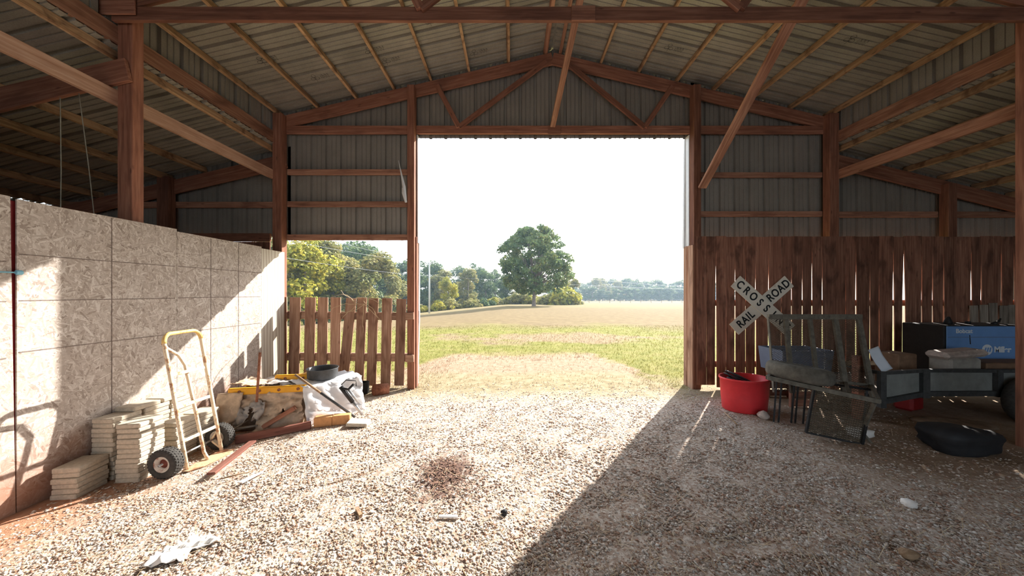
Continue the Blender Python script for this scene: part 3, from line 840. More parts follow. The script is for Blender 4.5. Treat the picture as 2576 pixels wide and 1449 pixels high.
# shred of torn flashing hooked on the jamb
mb = MB(); mb.tube([(-1.80, 5.54, 3.22), (-1.82, 5.53, 3.42), (-1.86, 5.52, 3.62), (-1.91, 5.52, 3.86)], [0.022, 0.026, 0.014, 0.003], 5)
mb.tube([(-1.79, 5.54, 3.16), (-1.83, 5.53, 3.32), (-1.845, 5.52, 3.40)], [0.02, 0.028, 0.006], 5)
tag(mb.build('torn_flashing', M['white_trim']), 'curled shred of pale flashing hanging on the door post', 'flashing')

# near bent posts
bent = thing('column_left', (XL - 0.08, 3.43, 0), 'square timber column rising behind the strand board partition', 'column', kind='structure')
post('post', XL - 0.156, XL, 3.385, 3.495, 4.55, M['post'], bent)
bent = thing('column_right', (XR + 0.08, 3.45, 0), 'square timber column beside the trailer', 'column', kind='structure')
post('post', XR, XR + 0.16, 3.37, 3.53, 4.55, M['post'], bent)

# outer side walls of the lean-tos
for nm, x, s in (('wall_left_outer', -8.1, -1), ('wall_right_outer', 9.6, 1)):
    w = thing(nm, (x, 0, 0), 'outer lean-to wall of grey ribbed sheet', 'wall', kind='structure')
    y = Y_BACK
    while y < 5.8:
        sheet('siding_panel', (x, y, 0), (0, 1, 0), (0, 0, 1), (s, 0, 0), PANW, lambda u: -0.05, lambda u: 3.17, M['siding'], w); y += PANW

wall_rear_added = thing('wall_rear_added', (RX, Y_BACK, 0), 'added unseen rear wall of grey ribbed sheet, its opening sized for interior light', 'wall', kind='structure')  # unseen wall, added and opened to set the light from behind the camera
xx = -8.1
while xx < 9.6:
    def zt_(x):
        if x < XL - 0.2: return LZ + 0.25 * (x + 4.06)
        if x > XR + 0.2: return LZ - 0.25 * (x - 5.55)
        return metal_z(x) + 0.01
    zb_ = 4.36 if -4.2 < xx < 5.0 else -0.05
    sheet('siding_panel', (xx, Y_BACK, 0), (1, 0, 0), (0, 0, 1), (0, -1, 0), PANW, (lambda u, zb_=zb_: zb_), (lambda u, xx=xx: zt_(xx + u)), M['siding'], wall_rear_added)
    xx += PANW

# ------------------------------------------------------------------ plank wall beside the doorway
wall_boards = thing('wall_boards', (5.5, 5.55, 0), 'plank wall of dark weathered vertical boards with daylight gaps', 'wall', kind='structure')
YB = 5.545
edges = [1753, 1777, 1800, 1826, 1849, 1875, 1900, 1933, 1965, 1991, 2018, 2042, 2067.5, 2102, 2127, 2153, 2188, 2211, 2247, 2273, 2317, 2344, 2372, 2404, 2443, 2467.5, 2518, 2549, 2580, 2612, 2640, 2672, 2700, 2735, 2765, 2800, 2830, 2860, 2895]
gaps = [0, .5, 3.5, 1.5, 2.5, 1, 3.5, 2.5, 1.5, 2, 3, 2.5, 3, .5, 1.5, 3, 2.5, 1, 4.5, 7, 2, 3, 4, 2, 4, 4, 3, 5, 3, 2, 3, 4, 2, 3, 2, 4, 3, 2, 0]
K = YB / FPX
for i in range(len(edges) - 1):
    xa, xb = (edges[i] - 1288) * K, (edges[i + 1] - 1288) * K
    ga, gb = gaps[i] * K * 0.68, gaps[i + 1] * K * 0.68
    zt = 2.585 + rnd.uniform(-0.008, 0.008); zb = 0.05 + rnd.uniform(-0.03, 0.03); zm = 2.15
    th = 0.013; yo = rnd.uniform(-0.006, 0.006)
    w = xb - xa; cx = (xa + xb) / 2
    # local X is up the board so the grain runs with it
    prof = [(zb, -w / 2 + ga * 1.1, w / 2 - gb * 1.1), (0.9, -w / 2 + ga, w / 2 - gb), (1.6, -w / 2 + ga * 0.75, w / 2 - gb * 0.75), (zm, -w / 2 + ga * 0.22, w / 2 - gb * 0.22), (zt, -w / 2 + 0.0015, w / 2 - 0.0015)]
    mb = MB(); n = len(prof); vs = []
    for (z, l, r) in prof:
        vs += [(z, l, -th / 2), (z, r, -th / 2), (z, r, th / 2), (z, l, th / 2)]
    fs = [(0, 1, 2, 3), (4 * n - 1, 4 * n - 2, 4 * n - 3, 4 * n - 4)]
    for k in range(n - 1):
        for j in range(4):
            a, b2 = 4 * k + j, 4 * k + (j + 1) % 4
            fs.append((a, a + 4, b2 + 4, b2))
    mb.add(vs, fs)
    R = Matrix((Vector((0, 0, 1)), Vector((1, 0, 0)), Vector((0, 1, 0)))).transposed().to_4x4()
    mb.build('plank', M['plank'], wall_boards, m=Matrix.Translation((cx, YB + yo, 0)) @ R)
# rails behind the planks
for z, h in ((2.47, 0.17), (1.46, 0.10), (0.42, 0.10)):
    timber('rail', (3.215, 5.595, z), (9.5, 5.595, z), 0.04, h, M['truss'], wall_boards)
# short pale boards patched over the low part
for i in range(5):
    x = (2446 + i * 24 - 1288) * K
    timber('patch_board', (x, YB - 0.03, 0.6), (x + rnd.uniform(-0.02, 0.02), YB - 0.03, 1.44 + rnd.uniform(-0.03, 0.03)), 0.135, 0.02, M['grey_wood'], wall_boards, up=(0, 1, 0))

# ------------------------------------------------------------------ strand board partition
wall_left = thing('wall_left', (-3.87, 2.5, 0), 'partition of pale strand board sheets along the barn bay', 'wall', kind='structure')
XO = -3.862
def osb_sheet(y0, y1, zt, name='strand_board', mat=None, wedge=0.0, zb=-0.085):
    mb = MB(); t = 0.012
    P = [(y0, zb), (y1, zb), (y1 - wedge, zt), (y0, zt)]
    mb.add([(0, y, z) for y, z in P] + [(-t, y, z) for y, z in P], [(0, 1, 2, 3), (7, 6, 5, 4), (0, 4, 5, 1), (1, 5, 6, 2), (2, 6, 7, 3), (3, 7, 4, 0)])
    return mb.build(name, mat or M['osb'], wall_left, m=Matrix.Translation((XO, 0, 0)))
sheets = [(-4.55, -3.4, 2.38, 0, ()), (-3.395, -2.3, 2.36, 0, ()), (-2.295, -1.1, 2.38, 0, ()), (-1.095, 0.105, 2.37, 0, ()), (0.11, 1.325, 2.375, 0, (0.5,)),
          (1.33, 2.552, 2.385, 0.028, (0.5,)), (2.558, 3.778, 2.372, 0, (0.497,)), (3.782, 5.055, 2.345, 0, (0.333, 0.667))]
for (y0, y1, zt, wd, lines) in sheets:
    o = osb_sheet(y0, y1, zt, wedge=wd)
    def ln(a, b):
        timber('pencil_line', a, b, 0.008, 0.0016, M['pencil'], o, up=(1, 0, 0), bev=0)
    xo = XO + 0.0008
    for f in lines:
        yy = y0 + (y1 - y0) * f; ln((xo, yy, -0.07), (xo, yy, zt - 0.01))
    if y0 > 0:
        off = 0.0 if y0 > 2 else -0.06
        for z in (1.945 + off, 1.58, 1.175 + off * 0.5):
            ln((xo, y0 + 0.01, z), (xo, y1 - 0.02 - wd, z - 0.004))
osb_sheet(5.06, 5.565, 2.32, 'plywood_sheet', M['plywood'])
timber('batten', (XO - 0.04, 2.54, -0.08), (XO - 0.04, 2.54, 2.36), 0.09, 0.04, M['red_paint'], wall_left, up=(1, 0, 0))
for y in (1.33, 3.78, 5.05):
    timber('stud', (XO - 0.055, y, -0.08), (XO - 0.055, y, 2.28), 0.09, 0.08, M['beam'], wall_left, up=(1, 0, 0))
mb = MB(); mb.tube([(XO + 0.006, 1.45, 1.79), (XO + 0.012, 2.0, 1.795), (XO + 0.010, 2.56, 1.80)], 0.006, 6)
mb.tube([(XO + 0.012, 2.545, 1.80), (XO + 0.016, 2.575, 1.80)], 0.018, 6)
tag(mb.build('tie_cord', M['blue_rope']), 'pale blue cord tied across the strand board seam', 'cord')
# hanging strings in the dark bay
for adj, (a, b) in zip(('plumb', 'slanting'), (((-4.63, 3.36, 3.75), (-4.63, 3.36, 2.05)), ((-4.45, 3.36, 3.78), (-4.24, 3.36, 2.05)))):
    tag(MB().tube([a, tuple((Vector(a) + Vector(b)) / 2 + Vector((0.01, 0, 0))), b], 0.004, 5).build('hanging_string', M['twine']), 'thin %s string hanging from the rafter of the dark bay' % adj, 'string', 'strings hanging in the dark bay')

# ------------------------------------------------------------------ picket fence
fence = thing('picket_fence', (-2.7, 5.66, 0), 'weathered wooden picket fence section filling the side opening', 'fence')
YP = 5.66; KP = YP / FPX
timber('rail', (-3.93, YP + 0.035, 1.25), (-1.71, YP + 0.035, 1.22), 0.045, 0.13, M['picket'], fence)
timber('rail', (-3.93, YP + 0.035, 0.53), (-1.71, YP + 0.035, 0.51), 0.045, 0.14, M['picket'], fence)
for (tx, bx, wpx, ty, by) in ((712, 712, 20, 747, 975), (743, 739, 27, 748, 975), (781, 777, 26, 748, 975), (813, 809, 25, 748, 973), (845, 843, 25, 748, 975), (884, 862, 25, 750, 976), (911, 903, 23, 748, 968), (940, 934, 24, 750, 970), (974, 970, 25, 750, 972), (1010, 1004, 24, 752, 970)):
    a = ((bx - 1288) * KP, YP, EYE - (by - 734) * KP); b = ((tx - 1288) * KP, YP, EYE - (ty - 734) * KP)
    timber('picket', a, b, wpx * KP, 0.024, M['picket'], fence, up=(0, 1, 0))
for zc in (1.24, 0.52):
    timber('rail_end', (-1.80, YP - 0.105, zc), (-1.665, YP - 0.105, zc), 0.04, 0.12, M['picket'], fence)
# dry vine over the fence
vine = thing('dry_vine', (-2.55, 5.62, 1.5), 'dry pale vine tendrils tangled over the leaning picket', 'vine')
for k in range(9):
    p = Vector((-2.62 + rnd.uniform(-0.08, 0.12), 5.62, 1.50 + rnd.uniform(-0.08, 0.06))); path = [p.copy()]
    d = Vector((rnd.uniform(-1, 1), 0, rnd.uniform(-1.2, 0.5))).normalized()
    for s in range(7):
        d = (d + Vector((rnd.uniform(-0.5, 0.5), rnd.uniform(-0.1, 0.02), rnd.uniform(-0.6, 0.3)))).normalized(); p = p + d * 0.07; p.y = min(p.y, 5.635); path.append(p.copy())
    MB().tube(path, [0.005] * 5 + [0.003] * 3, 5).build('tendril', M['straw'], vine)

# ------------------------------------------------------------------ concrete pavers
PV = box_mesh(0.195, 0.24, 0.0425, M['concrete'], 0.007)
def paver_stack(cx, cy, rot, n, label, group, jit=0.011, shift=None, z0=None):
    z = (gzf(cx, cy) - 0.004) if z0 is None else z0
    for i in range(n):
        o = bpy.data.objects.new('concrete_paver', PV)
        dx, dy = (shift(i) if shift else (0, 0))
        link(o, None, Matrix.Translation((cx + dx + rnd.uniform(-jit, jit), cy + dy + rnd.uniform(-jit, jit), z + 0.0215)) @ Matrix.Rotation(math.radians(rot + rnd.uniform(-3.0, 3.0)), 4, 'Z'))
        z += 0.0435
        tag(o, label if n == 1 else ('%s buff concrete paver from the bottom of %s' % (ordinal(i + 1), label) if i < n - 1 else 'topmost buff concrete paver of ' + label), 'paver', group)
    return z
paver_stack(-3.715, 2.835, 7, 6, 'the low stack before the tall stacks', 'pavers of the low stack')
zb = paver_stack(-3.735, 3.105, 1, 13, 'the tall wall stack behind the low stack', 'pavers of the tall wall stack', 0.006)
paver_stack(-3.472, 3.07, 6, 12, 'the stepped stack beside the tyre', 'pavers of the stepped stack', 0.006, lambda i: ((-0.011 * max(0, i - 8), 0.008 * max(0, i - 8))))
zc = paver_stack(-3.735, 3.365, 0, 13, 'the wall stack under the bridging paver', 'pavers behind the hand truck', 0.008)
paver_stack(-3.735, 3.62, 0, 13, 'the last wall stack toward the fence', 'pavers of the last wall stack', 0.008)
paver_stack(-3.735, 3.28, 0, 1, 'single buff paver bridging the tops of two wall stacks', None, 0.0, None, max(zb, zc))
paver_stack(-3.735, 3.545, 0, 1, 'single buff paver lying across the last wall stack toward the fence', None, 0.0, None, max(zb, zc))
paver_stack(-3.49, 3.425, 3, 9, 'the stack seen between the hand truck rails', 'pavers between the hand truck rails', 0.008)
paver_stack(-3.50, 3.69, 2, 9, 'the stack by the far hand truck wheel', 'pavers by the far wheel', 0.008)

# ------------------------------------------------------------------ hand truck
def wheel(parent, c, r, w, axis, rim_mat, hub_mat, tire_mat=None, tread=True):
    """tyre with tread blocks, rim and hub; axis = unit vector"""
    z = Vector(axis).normalized(); x = Vector((0, 0, 1)).cross(z)
    if x.length < 1e-3: x = Vector((1, 0, 0))
    x.normalize(); y = z.cross(x)
    m = Matrix.Translation(Vector(c)) @ Matrix((x, y, z)).transposed().to_4x4()
    prof = []
    for k in range(15):
        a = math.radians(-125 + 250 * k / 14)
        prof.append((r * 0.74 + r * 0.26 * max(-0.6, math.cos(a)) if abs(a) < 2.0 else r * 0.60, w / 2 * math.sin(a) * (1.0 if abs(math.sin(a)) < 1 else 1)))
    prof = [(r * 0.52, -w * 0.36), (r * 0.60, -w * 0.47), (r * 0.78, -w * 0.5), (r * 0.92, -w * 0.43), (r * 0.98, -w * 0.28), (r, 0), (r * 0.98, w * 0.28), (r * 0.92, w * 0.43), (r * 0.78, w * 0.5), (r * 0.60, w * 0.47), (r * 0.52, w * 0.36)]
    tr = MB().lathe(prof, 32, m, closed=True).build('tyre', tire_mat or M['rubber'], parent, True)
    fix_normals(tr)
    if tread:
        tb = MB()
        for k in range(30):
            a = 2 * math.pi * k / 30
            for j, zz in enumerate((-0.3, -0.1, 0.1, 0.3)):
                aa = a + (0.1 if j % 2 else 0)
                p = m @ Vector((r * 0.985 * math.cos(aa), r * 0.985 * math.sin(aa), zz * w))
                d = (m.to_3x3() @ Vector((math.cos(aa), math.sin(aa), 0))).normalized(); t = z.cross(d)
                tb.bar(p - t * r * 0.05, p + t * r * 0.05, w * 0.13, r * 0.06, up=d)
        t2 = tb.build('tread_blocks', tire_mat or M['rubber'], tr); t2['kind'] = 'stuff'
    rm = MB().lathe([(r * 0.30, -w * 0.18), (r * 0.34, -w * 0.30), (r * 0.50, -w * 0.40), (r * 0.54, -w * 0.42), (r * 0.54, -w * 0.36), (r * 0.50, 0), (r * 0.54, w * 0.36), (r * 0.54, w * 0.42), (r * 0.50, w * 0.40), (r * 0.34, w * 0.30), (r * 0.30, w * 0.18)], 28, m, closed=True).build('rim', rim_mat, parent, True)
    fix_normals(rm)
    hb = MB().lathe([(0, -w * 0.32), (r * 0.09, -w * 0.32), (r * 0.12, -w * 0.22), (r * 0.34, -w * 0.15), (r * 0.34, w * 0.15), (r * 0.12, w * 0.22), (r * 0.09, w * 0.32), (0, w * 0.32)], 20, m).build('hub', hub_mat, parent, True)
    fix_normals(hb)

ht = thing('hand_truck', (-3.16, 3.3, gzf(-3.16, 3.3)), 'cream yellow hand truck with two tyred wheels before the paver stacks', 'hand truck')
g0 = gzf(-3.12, 3.3)
YA, YC_ = 3.13, 3.50
def rail_pt(y, t): return Vector((-3.10 - 0.235 * t, y, g0 + 0.02 + 1.29 * t))
def loop_path():
    P = [rail_pt(YA, t) for t in (0, 0.25, 0.5, 0.75, 0.93)]
    for k in range(1, 6):
        a = math.radians(90 * k / 6); P.append(rail_pt(YA + 0.08 * (1 - math.cos(a)), 0.93 + 0.07 * math.sin(a)))
    for k in range(0, 6):
        a = math.radians(90 * k / 6); P.append(rail_pt(YC_ - 0.08 * (1 - math.sin(a)), 0.93 + 0.07 * math.cos(a)))
    P += [rail_pt(YC_, t) for t in (0.93, 0.75, 0.5, 0.25, 0)]
    return P
LP = loop_path()
MB().tube(LP, 0.0165, 10).build('frame', M['truck'], ht, True)
MB().tube([p for p in LP[4:-4]], 0.0185, 10).build('handle', M['truck_handle'], ht, True)
MB().tube([rail_pt(YA, 0.93) + Vector((-0.012, 0, 0)), rail_pt(3.20, 0.885) + Vector((-0.06, 0, 0)), rail_pt(3.29, 0.82) + Vector((-0.05, 0, 0)), rail_pt(3.315, 0.74) + Vector((-0.03, 0, 0)), rail_pt(3.315, 0.4) + Vector((-0.01, 0, 0)), rail_pt(3.315, 0.06), rail_pt(3.315, 0.0) + Vector((0.03, 0, 0))], 0.015, 8).build('centre_tube', M['truck'], ht, True)
for t in (0.695, 0.455, 0.205):
    timber('crossbar', rail_pt(YA, t), rail_pt(YC_, t), 0.008, 0.032, M['truck'], ht, up=(-0.18, 0, 1), bev=0.002)
mb = MB(); mb.prism([(-3.125, YA - 0.03), (-3.125, YC_ + 0.03), (-2.985, YC_ + 0.03), (-2.96, YC_ - 0.06), (-3.0, YA + 0.06), (-3.06, YA - 0.03)], 0.010, Matrix.Translation((0, 0, g0 + 0.012)))
mb.build('toe_plate', M['toe'], ht)
AX = Vector((-3.20, 0, g0 + 0.135))
MB().tube([(AX.x, 2.97, AX.z), (AX.x, 3.66, AX.z)], 0.010, 8).build('axle', M['steel'], ht, True)
for y in (YA, YC_):
    MB().tube([rail_pt(y, 0.17), (AX.x - 0.005, y, AX.z + 0.01), (AX.x + 0.01, y, AX.z - 0.025), rail_pt(y, 0.02)], 0.009, 8).build('axle_bracket', M['truck'], ht, True)
wheel(ht, (AX.x, 3.035, AX.z), 0.135, 0.105, (0, 1, 0), M['rim'], M['hub'])
wheel(ht, (AX.x, 3.595, AX.z), 0.135, 0.105, (0, 1, 0), M['rim'], M['hub'])

# ------------------------------------------------------------------ wrapped bundle and what lies on it
def crumple(name, corners_fn, nu, nv, amp, mat, parent=None, seed=0, holes=None, thick=0.0):
    r = np.random.RandomState(seed); pts = []
    ph = r.rand(8) * 6.28
    for j in range(nv + 1):
        for i in range(nu + 1):
            u, v = i / nu, j / nv
            p = Vector(corners_fn(u, v))
            d = amp * (0.5 * math.sin(9 * u + ph[0] + 3 * math.sin(5 * v + ph[1])) + 0.35 * math.sin(15 * v + ph[2] + 2 * math.sin(7 * u + ph[3])) + 0.55 * (1 - 2 * abs(math.sin(13 * u + 5 * v + ph[4] + 1.8 * math.sin(8 * v + ph[5])))) + 0.4 * (1 - 2 * abs(math.sin(19 * v - 7 * u + ph[6]))) + 0.22 * r.normal())
            pts.append((p, d))
    V = []
    W = nu + 1
    for j in range(nv + 1):
        for i in range(nu + 1):
            p = pts[j * W + i][0]
            a = pts[j * W + min(i + 1, nu)][0] - pts[j * W + max(i - 1, 0)][0]; b = pts[min(j + 1, nv) * W + i][0] - pts[max(j - 1, 0) * W + i][0]
            n = a.cross(b); n = n.normalized() if n.length > 1e-6 else Vector((0, 0, 1))
            V.append(p + n * pts[j * W + i][1])
    F = []
    for j in range(nv):
        for i in range(nu):
            if holes and holes((i + 0.5) / nu, (j + 0.5) / nv): continue
            F.append((j * W + i, j * W + i + 1, (j + 1) * W + i + 1, (j + 1) * W + i))
    o = MB().add(V, F).build(name, mat, parent, True)
    s = o.modifiers.new('thickness', 'SOLIDIFY'); s.thickness = 0.004
    return o

B0, B1, B2, B3 = Vector((-3.50, 3.98, 0)), Vector((-2.60, 4.17, 0)), Vector((-2.22, 4.72, 0)), Vector((-3.55, 4.78, 0))
gB = -0.07
def bl(a, b, t): return a + (b - a) * t
bundle = thing('wrapped_bundle', (-3.0, 4.4, gB), 'big torn tan wrapped bundle with a yellow edge and white sheet end', 'bundle')
# core
def core_wall(u, v):
    loop = [B0, B1, B2, B3, B0]; k = min(int(u * 4), 3); t = u * 4 - k
    p = bl(loop[k], loop[k + 1], t); c = Vector((-2.95, 4.42, 0)); p = c + (p - c) * (0.93 - 0.10 * v)
    return (p.x, p.y, gB + 0.01 + v * 0.50)
crumple('core', core_wall, 48, 10, 0.016, M['bundle'], bundle, 3)
def core_top(u, v):
    p = bl(bl(B0, B1, u), bl(B3, B2, u), v); c = Vector((-2.95, 4.42, 0)); p = c + (p - c) * 0.87
    return (p.x, p.y, gB + 0.50 + 0.02 * math.sin(3 * u))
crumple('top_sheet', core_top, 18, 12, 0.02, M['grey_sheet'], bundle, 5)
# tan wrapping over the front face, torn open low down
def front(u, v):
    p = bl(B0, B1, u * 1.0 - 0.02); bulge = 0.05 * math.sin(math.pi * v)
    return (p.x - 0.01, p.y - 0.015 - bulge, gB + 0.04 + v * 0.45)
crumple('torn_wrapping', front, 54, 24, 0.034, M['canvas'], bundle, 8, holes=lambda u, v: v < 0.60 - 0.45 * abs(math.sin(7 * u + 0.6)) and not (u < 0.10 or u > 0.8) and v < 0.62)
def liner(u, v):
    p = bl(B0, B1, 0.22 + 0.30 * u); return (p.x + 0.04 * math.sin(5 * v), p.y - 0.075 - 0.05 * math.sin(3 * v), gB + 0.36 - 0.26 * v - 0.05 * math.sin(6 * u))
crumple('pale_liner', liner, 22, 16, 0.030, M['grey_sheet'], bundle, 17, holes=lambda u, v: v > 0.55 + 0.4 * math.sin(9 * u))
def flap(u, v):
    p = Vector((-3.50 - 0.02 * u, 3.96 - 0.03, 0)); return (-3.52 + 0.26 * u, 3.93 + 0.05 * u - 0.06 * math.sin(1.5 * v), gB + 0.50 - 0.40 * v + 0.10 * u * v)
crumple('hanging_flap', flap, 10, 12, 0.014, M['canvas'], bundle, 12)
def skirt(u, v):
    p = bl(B0, B1, 0.45 + 0.55 * u); return (p.x, p.y - 0.06 - 0.10 * (1 - v), gB + 0.015 + v * 0.20)
crumple('loose_skirt', skirt, 14, 6, 0.03, M['canvas'], bundle, 14)
# white sheet hanging over the end facing the doorway
def white(u, v):
    p = bl(B1 + Vector((-0.06, -0.05, 0)), B2 + Vector((0.02, -0.02, 0)), u); out = Vector((0.83, -0.55, 0))
    o_ = 0.06 + 0.11 * v; q = p + out * o_
    return (q.x, q.y, gB + 0.53 - 0.50 * v)
crumple('white_sheet', white, 18, 14, 0.022, M['white_sheet'], bundle, 21)
def white_top(u, v):
    p = bl(B1 + Vector((-0.06, -0.05, 0)), B2 + Vector((0.02, -0.02, 0)), u); out = Vector((0.83, -0.55, 0)); q = p + out * (0.06 - 0.42 * v)
    return (q.x, q.y, gB + 0.53 + 0.03 * math.sin(2.5 * v))
crumple('white_sheet_top', white_top, 12, 8, 0.012, M['white_sheet'], bundle, 23)
def over(u, v):
    p = bl(B0, B1, 0.42 + 0.55 * u) + Vector((0, -0.03 + 0.32 * v, 0)); return (p.x, p.y, gB + 0.565 + 0.02 * math.sin(4 * u + 3 * v) - 0.03 * (1 - v))
crumple('crumpled_cover', over, 26, 14, 0.014, M['grey_sheet'], bundle, 27, holes=lambda u, v: v < 0.35 * abs(math.sin(6 * u)) or (v > 0.8 and u > 0.7))
def over2(u, v):
    p = bl(B0, B1, -0.02 + 0.48 * u) + Vector((0, 0.02 + 0.42 * v, 0)); return (p.x, p.y, gB + 0.555 + 0.02 * math.sin(5 * u + 2 * v))
crumple('crumpled_cover', over2, 24, 16, 0.014, M['canvas'], bundle, 29, holes=lambda u, v: v < 0.12 + 0.12 * math.sin(9 * u))
# yellow moulded edges
for (a, b, z, w, h, nb) in ((B0 + Vector((0.06, 0.0, 0)), B1 + Vector((0.0, -0.02, 0)), gB + 0.505, 0.05, 0.085, 4), (B0 + Vector((0.34, 0.40, 0)), B1 + Vector((0.10, 0.30, 0)), gB + 0.565, 0.05, 0.09, 3)):
    a = Vector((a.x, a.y, z)); b = Vector((b.x, b.y, z))
    e = timber('yellow_edge', a, b, w, h, M['yellow'], bundle, bev=0.012)
    for k in range(nb):
        p = bl(a, b, (k + 0.6) / nb); d = (b - a).normalized(); nrm = Vector((d.y, -d.x, 0))
        m = Matrix.Translation(p + nrm * (w / 2 + 0.001)) @ nrm.to_track_quat('Z', 'Y').to_matrix().to_4x4()
        MB().lathe([(0.018, 0.0), (0.018, 0.006), (0.011, 0.006), (0.011, 0.002), (0, 0.002)], 14, m).build('bolt_hole', M['rust'], e, True)
timber('yellow_edge', (-2.98, 4.42, gB + 0.555), (-2.78, 4.60, gB + 0.585), 0.07, 0.05, M['yellow'], bundle, bev=0.012)

def pan():
    m = Matrix.Translation((-2.58, 4.47, gB + 0.545))
    o = MB().lathe([(0, 0.006), (0.17, 0.006), (0.183, 0.02), (0.188, 0.13), (0.198, 0.137), (0.196, 0.142), (0.182, 0.134), (0.176, 0.026), (0.165, 0.014), (0, 0.014)], 36, m).build('black_pan', M['pan'], None, True)
    fix_normals(o); tag(o, 'round dark grey pan sitting on top of the wrapped bundle', 'pan')
pan()
def rod(name, a, b, r, mat, label, cat, group=None):
    return tag(MB().tube([a, bl(Vector(a), Vector(b), 0.5), b], r, 9).build(name, mat, None, True), label, cat, group)
rod('copper_rod', (-3.06, 3.93, gB + 0.40), (-3.035, 3.95, 0.92), 0.014, M['rust'], 'upright rusty copper coloured rod stuck in front of the bundle', 'rod')
# long handle leaning down to the gravel: wood above, steel below
t = thing('long_handle', (-2.03, 4.15, 0), 'long tool handle sloping from the bundle down to the gravel', 'tool handle')
A, Bp = Vector((-2.70, 4.08, 0.62)), Vector((-2.03, 4.24, 0.03))
MB().tube([A, bl(A, Bp, 0.42)], 0.014, 10).build('wooden_end', M['stick'], t, True)
MB().tube([bl(A, Bp, 0.42), Bp], 0.0155, 10).build('steel_end', M['pan'], t, True)
# black bottle jack like strut with steel rod
t = thing('lift_strut', (-1.98, 4.25, 0), 'black and steel strut leaning against the white sheet end', 'strut')
A, Bp = Vector((-2.22, 4.25, 0.42)), Vector((-1.97, 4.32, 0.03))
MB().tube([A, bl(A, Bp, 0.55)], 0.028, 10).build('black_cylinder', M['black_metal'], t, True)
MB().tube([bl(A, Bp, 0.5), Bp], 0.019, 10).build('steel_rod', M['steel'], t, True)
MB().tube([bl(A, Bp, 0.1) + Vector((0.05, 0.03, 0.0)), bl(A, Bp, 0.62) + Vector((0.05, 0.03, 0))], 0.014, 8).build('side_rod', M['steel'], t, True)
MB().tube([A + Vector((0, 0, -0.02)), A + Vector((0.10, 0.0, -0.035)), A + Vector((0.16, 0.02, 0.03))], 0.016, 8).build('hook', M['black_metal'], t, True)
MB().tube([A + Vector((0.0, 0.02, 0.02)), A + Vector((0.06, 0.02, 0.08)), A + Vector((0.19, 0.02, 0.07)), A + Vector((0.19, 0.02, 0.0))], 0.006, 6).build('wire_bail', M['black_metal'], t, True)
# bricks, slab, boards, sticks
BR = box_mesh(0.20, 0.095, 0.115, M['brick'], 0.006)
for (x, y, rz, lab) in ((-2.33, 4.06, 16, 'orange fire brick set beside the white sheet'), (-2.135, 4.115, 14, 'orange fire brick set next to the loose concrete paver')):
    o = bpy.data.objects.new('fire_brick', BR); link(o, None, Matrix.Translation((x, y, gzf(x, y) + 0.055)) @ Matrix.Rotation(math.radians(rz), 4, 'Z')); tag(o, lab, 'brick', 'orange bricks by the bundle')
o = bpy.data.objects.new('concrete_paver', PV); link(o, None, Matrix.Translation((-1.90, 4.06, gzf(-1.90, 4.06) + 0.03)) @ Euler((0.1, 0.03, math.radians(100))).to_matrix().to_4x4()); tag(o, 'lone buff paver lying on gravel by the orange bricks', 'paver')
tag(timber('red_timber', (-3.12, 3.70, -0.02), (-2.44, 3.98, 0.035), 0.05, 0.085, M['red_timber']), 'red stained timber lying in front of the wrapped bundle', 'timber')
tag(timber('red_board', (-2.72, 2.96, 0.005), (-2.86, 3.62, 0.0), 0.07, 0.022, M['red_timber']), 'narrow red brown board lying by the hand truck toe plate', 'board')
tag(timber('rotten_board', (-2.98, 3.93, 0.03), (-2.66, 4.02, 0.23), 0.06, 0.05, M['post']), 'dark brown board propped among the torn wrapping', 'board')
for i, (a, b, r, lab) in enumerate((((-3.36, 3.80, 0.0), (-3.05, 3.93, 0.05), 0.02, 'dark crooked branch on the earth at the bundle corner'), ((-3.36, 3.74, -0.045), (-3.0, 3.84, 0.0), 0.014, 'thin grey stick lying behind the red timber'), ((-3.30, 3.68, -0.035), (-3.16, 3.93, 0.115), 0.012, 'slim dark stick pointing into the torn wrapping'))):
    tag(MB().tube([a, bl(Vector(a), Vector(b), 0.5) + Vector((0, 0, 0.015)), b], [r, r * 0.9, r * 0.5], 7).build('stick', M['grey_wood'], None, True), lab, 'stick')
for i, (a, b, r, lab) in enumerate((((-2.55, 2.86, 0.015), (-2.35, 2.98, 0.02), 0.006, 'thin straight stick on sunlit gravel near the white splinter'), ((-1.62, 2.75, 0.012), (-1.22, 3.0, 0.02), 0.004, 'long thin dark twig on the sunlit gravel'), ((2.78, 4.05, 0.012), (2.88, 4.45, 0.016), 0.008, 'pale stick on shaded ground beside the red tub'))):
    tag(MB().tube([a, bl(Vector(a), Vector(b), 0.5) + Vector((0, 0, 0.004)), b], [r, r, r * 0.6], 6).build('stick', M['stick'], None, True), lab, 'stick')
# cans by the fence
o = MB().lathe([(0, 0.004), (0.085, 0.004), (0.088, 0.01), (0.088, 0.175), (0.092, 0.18), (0.084, 0.18), (0.082, 0.02), (0, 0.02)], 28, Matrix.Translation((-2.41, 5.32, 0.005))).build('black_can', M['black_metal'], None, True); fix_normals(o); tag(o, 'black open can standing under the picket fence', 'can')
m = Matrix.Translation((-2.20, 5.22, 0.085)) @ Matrix.Rotation(math.radians(96), 4, Vector((-0.65, 0.75, 0)).normalized())
o = MB().lathe([(0, 0.006), (0.085, 0.006), (0.09, -0.005), (0.09, 0.22), (0.084, 0.22), (0.084, 0.03), (0, 0.03)], 26, m).build('rusty_can', M['rust'], None, True); fix_normals(o); tag(o, 'rusty brown can lying on its side under the pickets', 'can')

